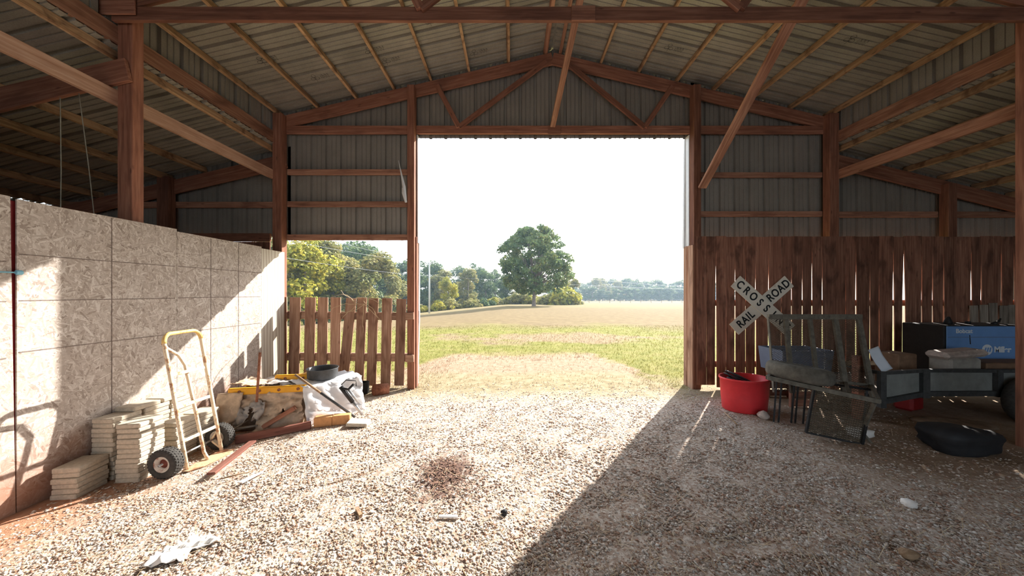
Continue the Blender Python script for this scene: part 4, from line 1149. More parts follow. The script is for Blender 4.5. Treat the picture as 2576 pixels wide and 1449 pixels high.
# white rag and splinters on the gravel
def rag(u, v):
    a = u * 2 - 1; b = v * 2 - 1
    x = -2.09 + 0.15 * a + 0.03 * math.sin(4 * b); y = 2.07 + 0.13 * b + 0.05 * a
    return (x, y, bumps(np.float64(x), np.float64(y)) + 0.022 + 0.015 * math.cos(1.5 * a) * math.cos(1.5 * b))
o = crumple('white_rag', rag, 26, 20, 0.016, M['white_rag'], None, 31, holes=lambda u, v: (u - .5) ** 2 + (v - .5) ** 2 > 0.19 + 0.05 * math.sin(5 * math.atan2(v - .5, u - .5)))
tag(o, 'crumpled white rag lying on the sunlit gravel', 'rag')
tag(MB().prism([(-0.02, 0), (0.025, 0.01), (0.012, 0.16), (0.0, 0.20)], 0.012, Matrix.Translation((-2.33, 2.80, 0.012)) @ Matrix.Rotation(-0.35, 4, 'Z')).build('wood_splinter', M['white_rag']), 'pale pointed wood splinter on the gravel by the hand truck', 'splinter')
tag(MB().prism([(-0.07, -0.008), (0.07, -0.012), (0.06, 0.012), (-0.07, 0.01)], 0.012, Matrix.Translation((-0.46, 2.38, 0.014))).build('wood_splinter', M['white_rag']), 'pale flat wood splinter below the dark bark patch', 'splinter')
tag(MB().prism([(-0.05, -0.012), (0.05, -0.01), (0.05, 0.012), (-0.05, 0.01)], 0.02, Matrix.Translation((-1.13, 2.42, 0.012)) @ Matrix.Rotation(-0.9, 4, 'Z')).build('wood_chip', M['stick']), 'short tan wood chip on the sunlit gravel', 'wood chip')
def lump(name, c, size, mat, label, cat, seed, group=None, sub=2):
    bm = bmesh.new(); bmesh.ops.create_icosphere(bm, subdivisions=sub, radius=1.0)
    r = random.Random(seed); ph = [r.uniform(0, 6.28) for _ in range(6)]
    for v in bm.verts:
        k = 1 + 0.14 * math.sin(3.1 * v.co.x + ph[0]) + 0.12 * math.sin(4.3 * v.co.y + ph[1]) + 0.10 * math.sin(5.2 * v.co.z + ph[2]) + r.uniform(-0.05, 0.05)
        v.co = Vector((v.co.x * size[0] * k, v.co.y * size[1] * k, max(v.co.z, -0.75) * size[2] * k))
    me = bpy.data.meshes.new(name); bm.to_mesh(me); bm.free(); me.materials.append(mat)
    me.polygons.foreach_set('use_smooth', [True] * len(me.polygons))
    o = bpy.data.objects.new(name, me); link(o, None, Matrix.Translation(Vector(c)))
    return tag(o, label, cat, group)
lump('loose_stone', (3.27, 4.27, 0.04), (0.075, 0.06, 0.055), M['stone'], 'pale rough stone beside the red tub', 'stone', 3)
lump('white_sack', (3.98, 3.74, 0.045), (0.14, 0.075, 0.06), M['white_rag'], 'pale sack slumped on the ground behind the mesh skirt', 'sack', 5)
lump('soil_clod', (2.45, 2.02, 0.035), (0.055, 0.04, 0.03), M['stick'], 'brown clod of dry soil on shaded gravel', 'clod', 9)
lump('white_scrap', (3.05, 2.52, 0.025), (0.06, 0.035, 0.025), M['white_rag'], 'small white scrap on the shaded earth', 'scrap', 13)
lump('dark_clod', (-0.06, 2.43, 0.015), (0.025, 0.02, 0.02), M['bag_black'], 'small black clod on the sunlit gravel', 'clod', 15)

# ------------------------------------------------------------------ red tub
def tub():
    c = (3.27, 4.62); g = gzf(*c) - 0.004
    m = Matrix.Translation((c[0], c[1], g)) @ Matrix.Diagonal((1.0, 0.78, 1, 1))
    t = thing('red_tub', (c[0], c[1], g), 'round red plastic tub full of cables by the plank wall', 'tub')
    o = MB().lathe([(0, 0), (0.265, 0), (0.282, 0.015), (0.300, 0.20), (0.312, 0.43), (0.326, 0.435), (0.326, 0.458), (0.306, 0.458), (0.294, 0.20), (0.272, 0.03), (0, 0.03)], 48, m).build('tub_body', M['red_tub'], t, True); fix_normals(o)
    r = random.Random(4)
    cb = thing('cable_coil', (c[0], c[1], g + 0.3), 'tangle of black cables heaped inside the red tub', 'cable')
    for k in range(7):
        cx, cy, rr, z = c[0] - 0.09 + r.uniform(-0.03, 0.03), c[1] + r.uniform(-0.04, 0.04), 0.12 + r.uniform(0, 0.05), g + 0.35 + 0.018 * k
        tilt = r.uniform(-0.35, 0.1) - 0.45; P = []
        for a in range(25):
            t_ = a / 24 * 6.283; P.append((cx + rr * math.cos(t_), cy + 0.7 * rr * math.sin(t_), z + tilt * rr * math.cos(t_)))
        MB().tube(P, 0.010, 6, False).build('cable_loop', M['cable'], cb, True)
tub()

# ------------------------------------------------------------------ crossbuck sign
FONT = bpy.data.curves.new('font_probe', 'FONT').font
def text_mesh(txt, size, mat, spacing=1.0, name='lettering', bold=0.0):
    cu = bpy.data.curves.new(name, 'FONT'); cu.body = txt; cu.size = size; cu.align_x = 'CENTER'; cu.align_y = 'CENTER'
    cu.space_character = spacing; cu.extrude = 0.0015; cu.offset = bold
    ob = bpy.data.objects.new(name, cu); COL.objects.link(ob)
    dg = bpy.context.evaluated_depsgraph_get()
    me = bpy.data.meshes.new_from_object(ob.evaluated_get(dg)); me.name = name
    bpy.data.objects.remove(ob); bpy.data.curves.remove(cu)
    me.materials.clear(); me.materials.append(mat)
    return me
def put_text(txt, size, M4, parent, mat, spacing=1.0, bold=0.0):
    o = bpy.data.objects.new('lettering', text_mesh(txt, size, mat, spacing, bold=bold)); return link(o, parent, M4)
sg = thing('railroad_crossing_sign', ((1916 - 1288) * 5.47 / FPX, 5.49, 0.9), 'cream crossbuck sign reading railroad crossing fixed to the plank wall', 'sign')
def wpt(px, py, Y): return Vector(((px - 1288) * Y / FPX, Y, EYE - (py - 734) * Y / FPX))
for (pa, pb, Yb, words_) in (((1846, 829), (1985, 707), 5.502, (('RAIL', -0.36), ('ROAD', 0.37))), ((1850, 707), (1988, 831), 5.478, (('CROSSING', 0.0),))):
    a, b = wpt(*pa, Yb), wpt(*pb, Yb); L = (b - a).length
    bd = timber('sign_blade', a, b, 0.016, 0.235, M['sign'], sg, bev=0.003)
    d = (b - a).normalized(); up = Vector((0, -1, 0)).cross(d); 
    c = (a + b) / 2
    for (w_, off) in words_:
        Rm = Matrix((d, up, d.cross(up))).transposed().to_4x4()
        if d.cross(up).y > 0: Rm = Matrix((d, -up, d.cross(-up))).transposed().to_4x4()
        one = w_ != 'CROSSING'
        if one:
            put_text(w_, 0.185, Matrix.Translation(c + d * off + Vector((0, -0.0095, 0))) @ Rm @ Matrix.Diagonal((0.82, 1, 1, 1)), bd, M['sign_ink'], 1.10, 0.004)
        else:
            for k, ch in enumerate(w_):
                put_text(ch, 0.185, Matrix.Translation(c + d * ((k - 3.5) * 0.148) + Vector((0, -0.0095, 0))) @ Rm @ Matrix.Diagonal((0.82, 1, 1, 1)), bd, M['sign_ink'], 1.0, 0.004)
    for s in (-0.06, 0.06):
        MB().lathe([(0, 0), (0.008, 0), (0.006, 0.004), (0, 0.005)], 10, Matrix.Translation(c + d * s + Vector((0, -0.008, 0))) @ Matrix.Rotation(math.radians(90), 4, 'X')).build('bolt', M['steel'], bd, True)

# ------------------------------------------------------------------ steel mesh rack with the tyre
def lattice(mb, O, U, V, lu, lv, pitch_u=0.042, pitch_v=0.022, r=0.0036, clip=None):
    """diamond mesh of thin strips in the plane O + a U + b V"""
    O, U, V = Vector(O), Vector(U).normalized(), Vector(V).normalized(); N = U.cross(V)
    s = pitch_v / pitch_u
    for sg_ in (1, -1):
        k = -lv / s
        while k < lu + lv / s:
            # line b = sg*s*(a-k)
            pts = []
            a0, a1 = (k, k + lv / s) if sg_ > 0 else (k, k + lv / s)
            b0, b1 = (0, lv) if sg_ > 0 else (lv, 0)
            aa0, aa1 = max(a0, 0), min(a1, lu)
            if aa1 > aa0 + 1e-3:
                f0, f1 = (aa0 - a0) / (a1 - a0), (aa1 - a0) / (a1 - a0)
                p = O + U * aa0 + V * (b0 + (b1 - b0) * f0); q = O + U * aa1 + V * (b0 + (b1 - b0) * f1)
                mb.bar(p, q, r * 0.8, r * 1.8, up=N)
            k += pitch_u
rack = thing('mesh_rack', (3.9, 4.0, 0), 'old steel rack with diamond mesh back and skirt holding a tyre', 'rack')
TLp, TRp = wpt(1932, 797, 4.36), wpt(2166, 797, 4.30)
MB().bar(TLp, TRp, 0.045, 0.065).build('top_rail', M['gate_metal'], rack)
BL_, BR_ = Vector((3.36, 4.21, 0.36)), Vector((4.50, 4.05, 0.345))
def stile(f, z):
    a_, b_ = bl(TLp, TRp, f), bl(BL_, BR_, f); return bl(a_, b_, (a_.z - z) / (a_.z - b_.z))
for (f, w) in ((0.0, 0.012), (0.19, 0.055), (0.45, 0.045), (0.72, 0.065), (0.97, 0.06)):
    MB().bar(bl(TLp, TRp, f), bl(BL_, BR_, f), w, 0.03, up=(0, 1, 0)).build('upright', M['gate_metal'], rack)
mb = MB(); Vv = (BL_ - TLp); lattice(mb, TLp + Vector((0, 0.02, -0.03)), TRp - TLp, Vv, (TRp - TLp).length, Vv.length - 0.04)
o = mb.build('back_mesh', M['mesh_metal'], rack); o['kind'] = 'stuff'
FL, FR = wpt(1930, 950, 3.75), wpt(2212, 1010, 3.45)
KL, KR = stile(0.0, 0.60), stile(0.97, 0.48)
MB().bar(FL, FR, 0.035, 0.045).build('front_rail', M['gate_metal'], rack)
MB().bar(KL, KR, 0.02, 0.035).build('back_rail', M['gate_metal'], rack)
MB().bar(FL, KL, 0.03, 0.035).build('side_rail', M['gate_metal'], rack)
MB().bar(FR, KR, 0.03, 0.035).build('side_rail', M['gate_metal'], rack)
for f in (0.25, 0.5, 0.75):
    MB().bar(bl(FL, FR, f), bl(KL, KR, f), 0.03, 0.025).build('shelf_bar', M['gate_metal'], rack)
L0, L1 = bl(FL, KL, 0.8), bl(FR, KR, 0.8)
MB().bar(L0 - Vector((0, 0, 0.02)), L1 - Vector((0, 0, 0.02)), 0.025, 0.025).build('under_rail', M['black_metal'], rack)
for f in (0.06, 0.11, 0.24, 0.28, 0.36, 0.95):
    a_ = bl(L0, L1, f); b_ = Vector((a_.x - 0.03, a_.y + 0.02, gzf(a_.x, a_.y) - 0.02))
    MB().bar(a_, b_, 0.018, 0.018).build('leg', M['black_metal'], rack)
# hanging skirt of mesh, leaning out toward the aisle
S0 = bl(FL, FR, 0.44); S1 = bl(FL, FR, 0.93)
mb = MB(); U = (S1 - S0); Vd = Vector((0.0, 0.10, -0.535))
lattice(mb, S0, U, Vd, U.length, Vd.length, 0.040, 0.022, 0.0055)
o = mb.build('mesh_skirt', M['mesh_metal'], rack); o['kind'] = 'stuff'
E0, E1 = S0 + Vd, S1 + Vd * 0.96
MB().bar(S0, E0, 0.022, 0.022).build('skirt_stile', M['black_metal'], rack)
MB().bar(bl(S1, E1, 0.55), E1 + Vector((0, 0, -0.03)), 0.03, 0.025).build('skirt_stile', M['black_metal'], rack)
MB().bar(FR + Vector((-0.05, 0, -0.02)), bl(S1, E1, 0.58), 0.028, 0.028).build('skirt_brace', M['gate_metal'], rack)
MB().bar(E0, E1, 0.018, 0.018).build('skirt_foot', M['black_metal'], rack)
MB().bar(E1 + Vector((0.03, 0.02, 0.12)), E1 + Vector((0.16, 0.03, -0.03)), 0.03, 0.02).build('skirt_prop', M['gate_metal'], rack)
tz = thing('spare_tyre', (3.37, 3.855, 0.61), 'grey dusty tyre lying flat on the mesh rack', 'tyre')
wheel(tz, (3.37, 3.855, 0.70), 0.315, 0.18, (0.16, 0.03, 1), M['trailer_frame'], M['trailer_frame'], M['dusty_rubber'], tread=False)

# blue tub and odds behind the rack
t = MB()
def open_box(mb, c, sx, sy, h, tap=0.92, th=0.012, rz=0):
    R = Matrix.Translation(Vector(c)) @ Matrix.Rotation(rz, 4, 'Z')
    def ring(x, y, z): return [R @ Vector(p) for p in ((-x, -y, z), (x, -y, z), (x, y, z), (-x, y, z))]
    r = [ring(sx / 2 * tap, sy / 2 * tap, 0), ring(sx / 2, sy / 2, h), ring(sx / 2 + 0.02, sy / 2 + 0.02, h), ring(sx / 2 + 0.02, sy / 2 + 0.02, h - 0.02), ]
    inn = [ring(sx / 2 - th, sy / 2 - th, h), ring(sx / 2 * tap - th, sy / 2 * tap - th, th)]
    vs = [p for k in (r[0], r[1], inn[0], inn[1]) for p in k]; fs = [(3, 2, 1, 0), (12, 13, 14, 15)]
    for k in range(3):
        for j in range(4):
            a, b = 4 * k + j, 4 * k + (j + 1) % 4; fs.append((a, b, b + 4, a + 4))
    mb.add(vs, fs); return mb
tc_ = thing('slatted_crate', (4.36, 4.9, 0), 'dark slatted timber crate carrying the grey blue tub', 'crate')
for k in range(4):
    for yy in (4.66, 5.14):
        timber('slat', (3.98, yy, 0.07 + 0.115 * k), (4.32, yy, 0.07 + 0.115 * k), 0.02, 0.095, M['plank'], tc_)
for k in range(5):
    timber('slat', (3.99 + 0.078 * k, 4.655, 0.47), (3.99 + 0.078 * k, 5.145, 0.47), 0.07, 0.018, M['plank'], tc_)
for xx in (3.99, 4.31):
    for yy in (4.69, 5.11):
        timber('corner_block', (xx, yy, 0.0), (xx, yy, 0.462), 0.04, 0.04, M['plank'], tc_, up=(0, 1, 0))
tag(open_box(MB(), (4.22, 4.90, 0.479), 0.74, 0.46, 0.33).build('storage_tub', M['blue_tub']), 'grey blue plastic storage tub behind the mesh rack', 'tub')

# ------------------------------------------------------------------ trailer
tr = thing('utility_trailer', (5.6, 4.7, 0), 'low utility trailer with grey side panels loaded with junk', 'trailer')
P0, P1, P2 = Vector((4.63, 4.12, 0)), Vector((5.33, 4.25, 0)), Vector((7.9, 4.20, 0))
for (a, b, zb0, zb1) in ((P0, P1, 0.27, 0.33), (P1, P2, 0.33, 0.36)):
    d = (b - a).normalized()
    za, zt = (zb0 + zb1) / 2, 0.63
    timber('side_panel', a + Vector((0, 0.02, (za + zt) / 2)), b + Vector((0, 0.02, (za + zt) / 2)), 0.008, zt - za - 0.03, M['trailer_panel'], tr, bev=0)
    MB().bar(a + Vector((0, 0, zt)), b + Vector((0, 0, zt)), 0.05, 0.04).build('top_rail', M['trailer_frame'], tr)
    MB().bar(a + Vector((0, 0, zb0)), b + Vector((0, 0, zb1)), 0.05, 0.06).build('bottom_rail', M['trailer_frame'], tr)
for p, w, zb0 in ((P0, 0.07, 0.20), (P1, 0.09, 0.28), (bl(P1, P2, 0.36), 0.07, 0.3), (bl(P1, P2, 0.72), 0.07, 0.3)):
    MB().bar(p + Vector((0, -0.012, zb0)), p + Vector((0, -0.012, 0.645)), w, 0.05, up=(0, 1, 0)).build('stake', M['trailer_frame'], tr)
mb = MB(); mb.box((6.32, 4.76, 0.33), (3.3, 0.94, 0.035)); mb.build('deck', M['grey_wood'], tr)
MB().bar(P0 + Vector((0.0, 0, 0.29)), (4.63, 4.60, 0.29), 0.05, 0.06).build('end_rail', M['trailer_frame'], tr)
MB().bar(P0 + Vector((0.0, 0, 0.63)), (4.63, 4.60, 0.63), 0.04, 0.04).build('end_rail', M['trailer_frame'], tr)
MB().bar((4.64, 5.25, 0.33), (7.9, 5.25, 0.33), 0.05, 0.06).build('bottom_rail', M['trailer_frame'], tr)
wheel(tr, (6.45, 4.08, 0.29), 0.29, 0.17, (0, 1, 0), M['trailer_frame'], M['trailer_frame'], tread=False)
wheel(tr, (6.45, 5.38, 0.29), 0.29, 0.16, (0, 1, 0), M['trailer_frame'], M['trailer_frame'], tread=False)
MB().tube([(6.45, 4.08, 0.29), (6.45, 5.38, 0.29)], 0.03, 8).build('axle', M['trailer_frame'], tr)
for y in (4.35, 5.12):
    MB().bar((6.45, y, 0.27), (6.45, y, 0.34), 0.30, 0.04, up=(0, 1, 0)).build('spring_hanger', M['trailer_frame'], tr)
# jack leg holding the free end
MB().bar((4.65, 4.4, -0.02), (4.65, 4.4, 0.30), 0.05, 0.05, up=(0, 1, 0)).build('jack_leg', M['rust'], tr)
MB().box((4.65, 4.4, 0.0), (0.16, 0.16, 0.03)).build('jack_foot', M['rust'], tr)

# welder generator
wd = thing('welder_generator', (6.75, 4.95, 0.35), 'blue fronted welder generator with white logo on the trailer', 'machine')
wx0, wx1, wy0, wy1, wz0, wz1 = 6.20, 7.45, 4.70, 5.22, 0.35, 1.165
box_obj('cabinet', ((wx0 + wx1) / 2, (wy0 + wy1) / 2 + 0.004, (wz0 + wz1) / 2), (wx1 - wx0, wy1 - wy0 - 0.008, wz1 - wz0), M['welder_dark'], wd, bev=0.012)
fp = box_obj('front_panel', ((wx0 + wx1) / 2 + 0.012, wy0, (wz0 + wz1) / 2 + 0.09), (wx1 - wx0 - 0.03, 0.012, wz1 - wz0 - 0.2), M['welder_blue'], wd, bev=0.003)
Rf = Matrix.Rotation(math.radians(90), 4, 'X')
put_text('Bobcat', 0.085, Matrix.Translation((6.47, wy0 - 0.0065, 1.085)) @ Rf, fp, M['white_print'], 1.0, 0.002)
put_text('Miller', 0.115, Matrix.Translation((7.02, wy0 - 0.0065, 0.82)) @ Rf, fp, M['white_print'], 0.92, 0.004)
MB().lathe([(0, 0.001), (0.076, 0.001)], 28, Matrix.Translation((6.80, wy0 - 0.0065, 0.82)) @ Rf).build('logo_disc', M['white_print'], fp)
for k in range(3):
    x = 6.755 + 0.034 * k
    MB().prism([(0, -0.03), (0.022, -0.03), (0.038, 0.032), (0.016, 0.032)], 0.0008, Matrix.Translation((x, wy0 - 0.0080, 0.82)) @ Rf).build('logo_bar', M['welder_blue'], fp)
timber('panel_seam', (6.24, wy0 - 0.007, 1.00), (7.42, wy0 - 0.007, 1.00), 0.002, 0.008, M['blue_tub'], fp, bev=0)
timber('panel_seam', (6.56, wy0 - 0.007, 0.9), (6.55, wy0 - 0.007, 1.03), 0.002, 0.012, M['welder_dark'], fp, up=(1, 0, 0), bev=0)
MB().tube([(6.62, 4.98, 1.16), (6.62, 4.98, 1.20), (6.60, 4.96, 1.27)], [0.05, 0.045, 0.015], 10).build('exhaust_cap', M['black_metal'], wd, True)
MB().tube([(6.95, 5.0, 1.16), (6.95, 5.0, 1.20)], 0.03, 10).build('filler_cap', M['black_metal'], wd, True)
MB().tube([(7.22, 4.92, 1.16), (7.26, 4.92, 1.19), (7.30, 4.92, 1.20), (7.33, 4.92, 1.25)], [0.03, 0.022, 0.016, 0.010], 8).build('lifting_hook', M['black_metal'], wd, True)
# goods on the trailer
tag(box_obj('brown_carton', (5.47, 4.68, 0.565), (0.30, 0.28, 0.44), M['box_brown'], None, (0, 0, 0.1), 0.012), 'small dark brown carton standing on the trailer deck', 'carton')
tag(box_obj('timber_crate', (6.66, 4.46, 0.53), (0.84, 0.30, 0.36), M['box_brown'], None, (0, 0, 0.0), 0.01), 'long brown crate lying in front of the blue machine', 'crate')
tag(box_obj('cement_block', (5.96, 4.42, 0.56), (0.44, 0.24, 0.43), M['sack'], None, (0, 0, 0.05), 0.025), 'grey block like sack standing on the trailer deck', 'sack')
tag(box_obj('paper_sack', (5.97, 4.41, 0.822), (0.60, 0.25, 0.095), M['stone'], None, (0, math.radians(-4), 0.04), 0.035), 'pale flat paper sack lying tilted over the grey sack', 'sack')
def sheet_paper(u, v): return (4.56 + 0.13 * u + 0.10 * v - 0.02 * math.sin(3 * v), 4.20 - 0.075 * v, 0.905 - 0.27 * v + 0.05 * u)
tag(crumple('paper_sheet', sheet_paper, 6, 8, 0.002, M['paper'], None, 40), 'pale blue white paper sheet hanging over the trailer corner', 'paper')
tag(box_obj('wooden_post_stub', (4.505, 4.27, 0.40), (0.085, 0.085, 0.84), M['post'], None, (0, 0, 0.05)), 'short brown timber stub wedged between rack and trailer', 'timber')
tag(timber('leaning_plank', (4.45, 4.47, 0.675), (5.15, 4.50, 0.675), 0.02, 0.06, M['stick']), 'tan plank lying behind the mesh rack uprights', 'plank')
for nm, c in (('fuel_can', (5.58, 4.62, 0.10)),):
    t = thing(nm, (c[0], c[1], 0), 'dark red fuel can under the trailer', 'can')
    box_obj('can_body', c, (0.28, 0.20, 0.20), M['gas_red'], t, (0, 0, 0.3), 0.03)
    MB().tube([(c[0] + 0.1, c[1], 0.19), (c[0] + 0.17, c[1] - 0.03, 0.23)], 0.018, 8).build('spout', M['black_metal'], t, True)
    MB().tube([(c[0] - 0.09, c[1], 0.19), (c[0] - 0.06, c[1], 0.235), (c[0] + 0.03, c[1], 0.235), (c[0] + 0.06, c[1], 0.19)], 0.012, 8).build('can_handle', M['gas_red'], t, True)
lump('black_tub', (4.72, 3.44, 0.11), (0.34, 0.20, 0.15), M['bag_black'], 'black rubber heap on the dark ground beside the column', 'heap', 33, sub=3)
lump('dirt_mound', (5.5, 4.05, 0.0), (0.45, 0.2, 0.05), M['bundle'], 'low brown mound of dirt under the trailer rail', 'mound', 35, sub=3)

# ------------------------------------------------------------------ trees
def leaves_mesh(name, blobs, n, size, seed, mat):
    """leaf cards scattered through the shells of overlapping blobs"""
    r = np.random.RandomState(seed)
    B = np.array([b[:3] for b in blobs], float); Rr = np.array([b[3:6] for b in blobs], float)
    vol = Rr.prod(1) ** 0.75; idx = r.choice(len(B), n, p=vol / vol.sum())
    d = r.normal(size=(n, 3)); d /= np.linalg.norm(d, axis=1)[:, None]
    rad = (0.55 + 0.45 * r.rand(n) ** 0.6)[:, None] * (1 + 0.10 * r.normal(size=(n, 1)))
    P = B[idx] + d * Rr[idx] * rad
    N = d + r.normal(0, 0.7, (n, 3)) + np.array([0, 0, 0.5]); N /= np.linalg.norm(N, axis=1)[:, None]
    T = np.cross(N, r.normal(size=(n, 3))); T /= np.linalg.norm(T, axis=1)[:, None]; S = np.cross(N, T)
    s = (size * (0.6 + 0.8 * r.rand(n)))[:, None]
    V = np.stack([P - T * s * 0.5, P + S * s * 0.34 - T * s * 0.05, P + T * s * 0.5, P - S * s * 0.34 - T * s * 0.05], 1).reshape(-1, 3)
    me = bpy.data.meshes.new(name); k = 4
    me.vertices.add(n * 4); me.vertices.foreach_set('co', V.astype(np.float32).ravel())
    me.loops.add(n * 4); me.loops.foreach_set('vertex_index', np.arange(n * 4, dtype=np.int32))
    me.polygons.add(n); me.polygons.foreach_set('loop_start', np.arange(0, n * 4, 4, dtype=np.int32))
    me.update(calc_edges=True); me.validate(); me.materials.append(mat)
    return me

def make_oak():
    Y = 60.0; X = (1343 - 1288) * Y / FPX; g = gzf(X, Y) - 0.1
    t = thing('oak_tree', (X, Y, g), 'big round crowned oak standing alone in the field', 'tree')
    r = random.Random(5); S = Y / FPX
    blobs = []
    # half widths of the crown at heights above the base, in units of S metres, toward -X and +X
    prof = [(36, 40, 62), (50, 66, 92), (65, 76, 108), (80, 80, 110), (100, 88, 104), (120, 98, 98), (142, 96, 86), (157, 86, 82), (172, 70, 72), (190, 46, 50), (203, 16, 22)]
    hs = [p[0] for p in prof]
    for k in range(300):
        h = 38 + 160 * r.random() ** 0.8
        a_ = r.uniform(0, 6.283); q = math.sqrt(r.uniform(0.2, 1.0)); cr = r.uniform(8, 15)
        wl, wr = np.interp(h, hs, [p[1] for p in prof]), np.interp(h, hs, [p[2] for p in prof])
        w_ = (wr if math.cos(a_) > 0 else wl) - cr * 0.6
        blobs.append((math.cos(a_) * w_ * q * S, math.sin(a_) * (wl + wr) / 2 * q * S * 0.95, (h - 2) * S, cr * S, cr * S, cr * S * 0.72))
    me = leaves_mesh('crown', blobs, 28000, 0.42, 3, M['leaf_oak'])
    o = bpy.data.objects.new('crown', me); link(o, t, Matrix.Translation((X, Y, g)))
    tk = MB(); tk.tube([(X, Y, g - 0.1), (X, Y, g + 0.25), (X + 0.02, Y, g + 1.5), (X + 0.08, Y, g + 2.9), (X + 0.1, Y, g + 5.5)], [0.52, 0.38, 0.31, 0.30, 0.18], 12)
    tk.build('trunk', M['bark'], t, True)
    br = MB()
    for b in blobs[:70]:
        e = Vector((X + b[0], Y + b[1], g + b[2])); s0 = Vector((X + 0.08, Y, g + r.uniform(2.6, 5.2)))
        mid = bl(s0, e, 0.45) + Vector((0, 0, 0.5)); br.tube([s0, mid, e], [0.15, 0.08, 0.02], 6)
    br.build('branches', M['bark'], t, True)
make_oak()

def tree_kind(seed, mat, h=14.0, wd=4.6, n=6500, size=0.52, low=0.12):
    r = random.Random(seed); blobs = []
    for k in range(26):
        f = r.uniform(low, 0.93); w = wd * math.sqrt(max(0.05, 1 - ((f - 0.45) / 0.56) ** 2)); a = r.uniform(0, 6.283); q = math.sqrt(r.random())
        rr = r.uniform(1.1, 2.0)
        blobs.append((math.cos(a) * w * q * 0.8, math.sin(a) * w * q * 0.8, f * h, rr, rr, rr * 0.8))
    me = leaves_mesh('foliage', blobs, n, size, seed, mat)
    tk = MB().tube([(0, 0, -0.3), (0.05, 0, h * 0.35), (-0.05, 0.05, h * 0.8)], [0.30, 0.22, 0.06], 8)
    tm = tk.mesh('trunk', True); tm.materials.append(M['bark'])
    return me, tm, h
KINDS = {'yellow': tree_kind(41, M['leaf_yellow']), 'olive': tree_kind(42, M['leaf_olive']), 'dark': tree_kind(43, M['leaf_dark']), 'dark2': tree_kind(44, M['leaf_dark'], wd=5.2), 'olive2': tree_kind(45, M['leaf_olive'], wd=5.0)}
LABELS = {'yellow': ('yellow green tree', 'yellowing trees of the wood edge'), 'olive': ('olive green tree', 'olive trees of the wood edge'), 'olive2': ('broad olive brown tree', 'broad olive trees of the wood edge'),
          'dark': ('dark green tree', 'dark trees of the wood edge'), 'dark2': ('wide dark green tree', 'wide dark trees of the wood edge')}
TCNT = {}
def plant_tree(px, topy, Y, kind, sx=1.0, far=False):
    X = (px - 1288) * Y / FPX; g = gzf(X, Y) - 0.2; zt = EYE + (734 - topy) * Y / FPX
    lm, tm, h = KINDS[kind]; s = (zt - g) / (h * 0.98)
    t = bpy.data.objects.new('forest_tree' if not far else 'distant_tree', None)
    m = Matrix.Translation((X, Y, g)) @ Matrix.Rotation(rnd.uniform(0, 6.28), 4, 'Z') @ Matrix.Diagonal((s * sx, s * sx, s, 1))
    link(t, None, m); key = far or kind; TCNT[key] = TCNT.get(key, 0) + 1
    if far: tag(t, '%s hazy tree in the %s row of the distant line counted from the lone oak' % (ordinal(TCNT[key]), far), 'tree', 'trees of the distant line')
    else: tag(t, '%s %s along the wood edge counted from the board partition' % (ordinal(TCNT[key]), LABELS[kind][0]), 'tree', LABELS[kind][1])
    for nm, me in (('foliage', lm), ('trunk', tm)):
        o = bpy.data.objects.new(nm, me); link(o, t, m)
TN = 0
for a in ((690, 598, 48, 'olive2'), (722, 600, 50, 'yellow', 1.0), (768, 597, 49, 'yellow', 1.05), (806, 606, 55, 'yellow', 0.9), (838, 616, 57, 'olive', 1.05), (876, 612, 62, 'dark', 1.15), (912, 612, 62, 'dark', 1.0), (880, 650, 56, 'olive2', 1.2), (930, 640, 60, 'olive', 1.25),
          (952, 638, 68, 'dark2', 1.0), (976, 662, 70, 'olive', 1.2), (1012, 656, 74, 'dark', 1.0), (1040, 672, 78, 'dark2', 1.1), (1070, 658, 84, 'dark2', 1.0), (1093, 660, 86, 'dark', 0.9), (1112, 680, 84, 'olive2', 1.1), (1128, 698, 74, 'yellow', 1.0), (1152, 672, 92, 'dark', 1.1), (1178, 680, 90, 'olive', 1.1), (1196, 664, 94, 'dark2', 0.95), (1222, 682, 92, 'dark', 1.1),
          (1246, 678, 90, 'dark2', 1.1), (1276, 690, 88, 'dark', 1.2), (1308, 700, 90, 'olive2', 1.3), (1345, 706, 92, 'olive', 1.3), (1382, 704, 92, 'dark', 1.2), (1415, 700, 88, 'olive2', 1.2), (1440, 704, 84, 'olive', 1.0)):
    a = list(a); a[2] += {'yellow': (0, 0), 'olive': (0, 6), 'olive2': (0, 6)}.get(a[3], (10, 21))[TN % 2]; TN += 1
    plant_tree(*a)
for k, px in enumerate(range(1452, 1840, 17)):
    plant_tree(px + rnd.uniform(-5, 5), 705 + rnd.uniform(-4, 7) + (3 if px < 1490 else 0), (205, 222, 239)[k % 3] + rnd.uniform(-4, 4), rnd.choice(('dark', 'dark2', 'dark', 'olive')), 1.25, 'back')
for px in range(1470, 1840, 26):
    plant_tree(px + rnd.uniform(-8, 8), 722 + rnd.uniform(-3, 4), 190 + rnd.uniform(-6, 6), rnd.choice(('dark', 'dark2')), 1.7, 'front')

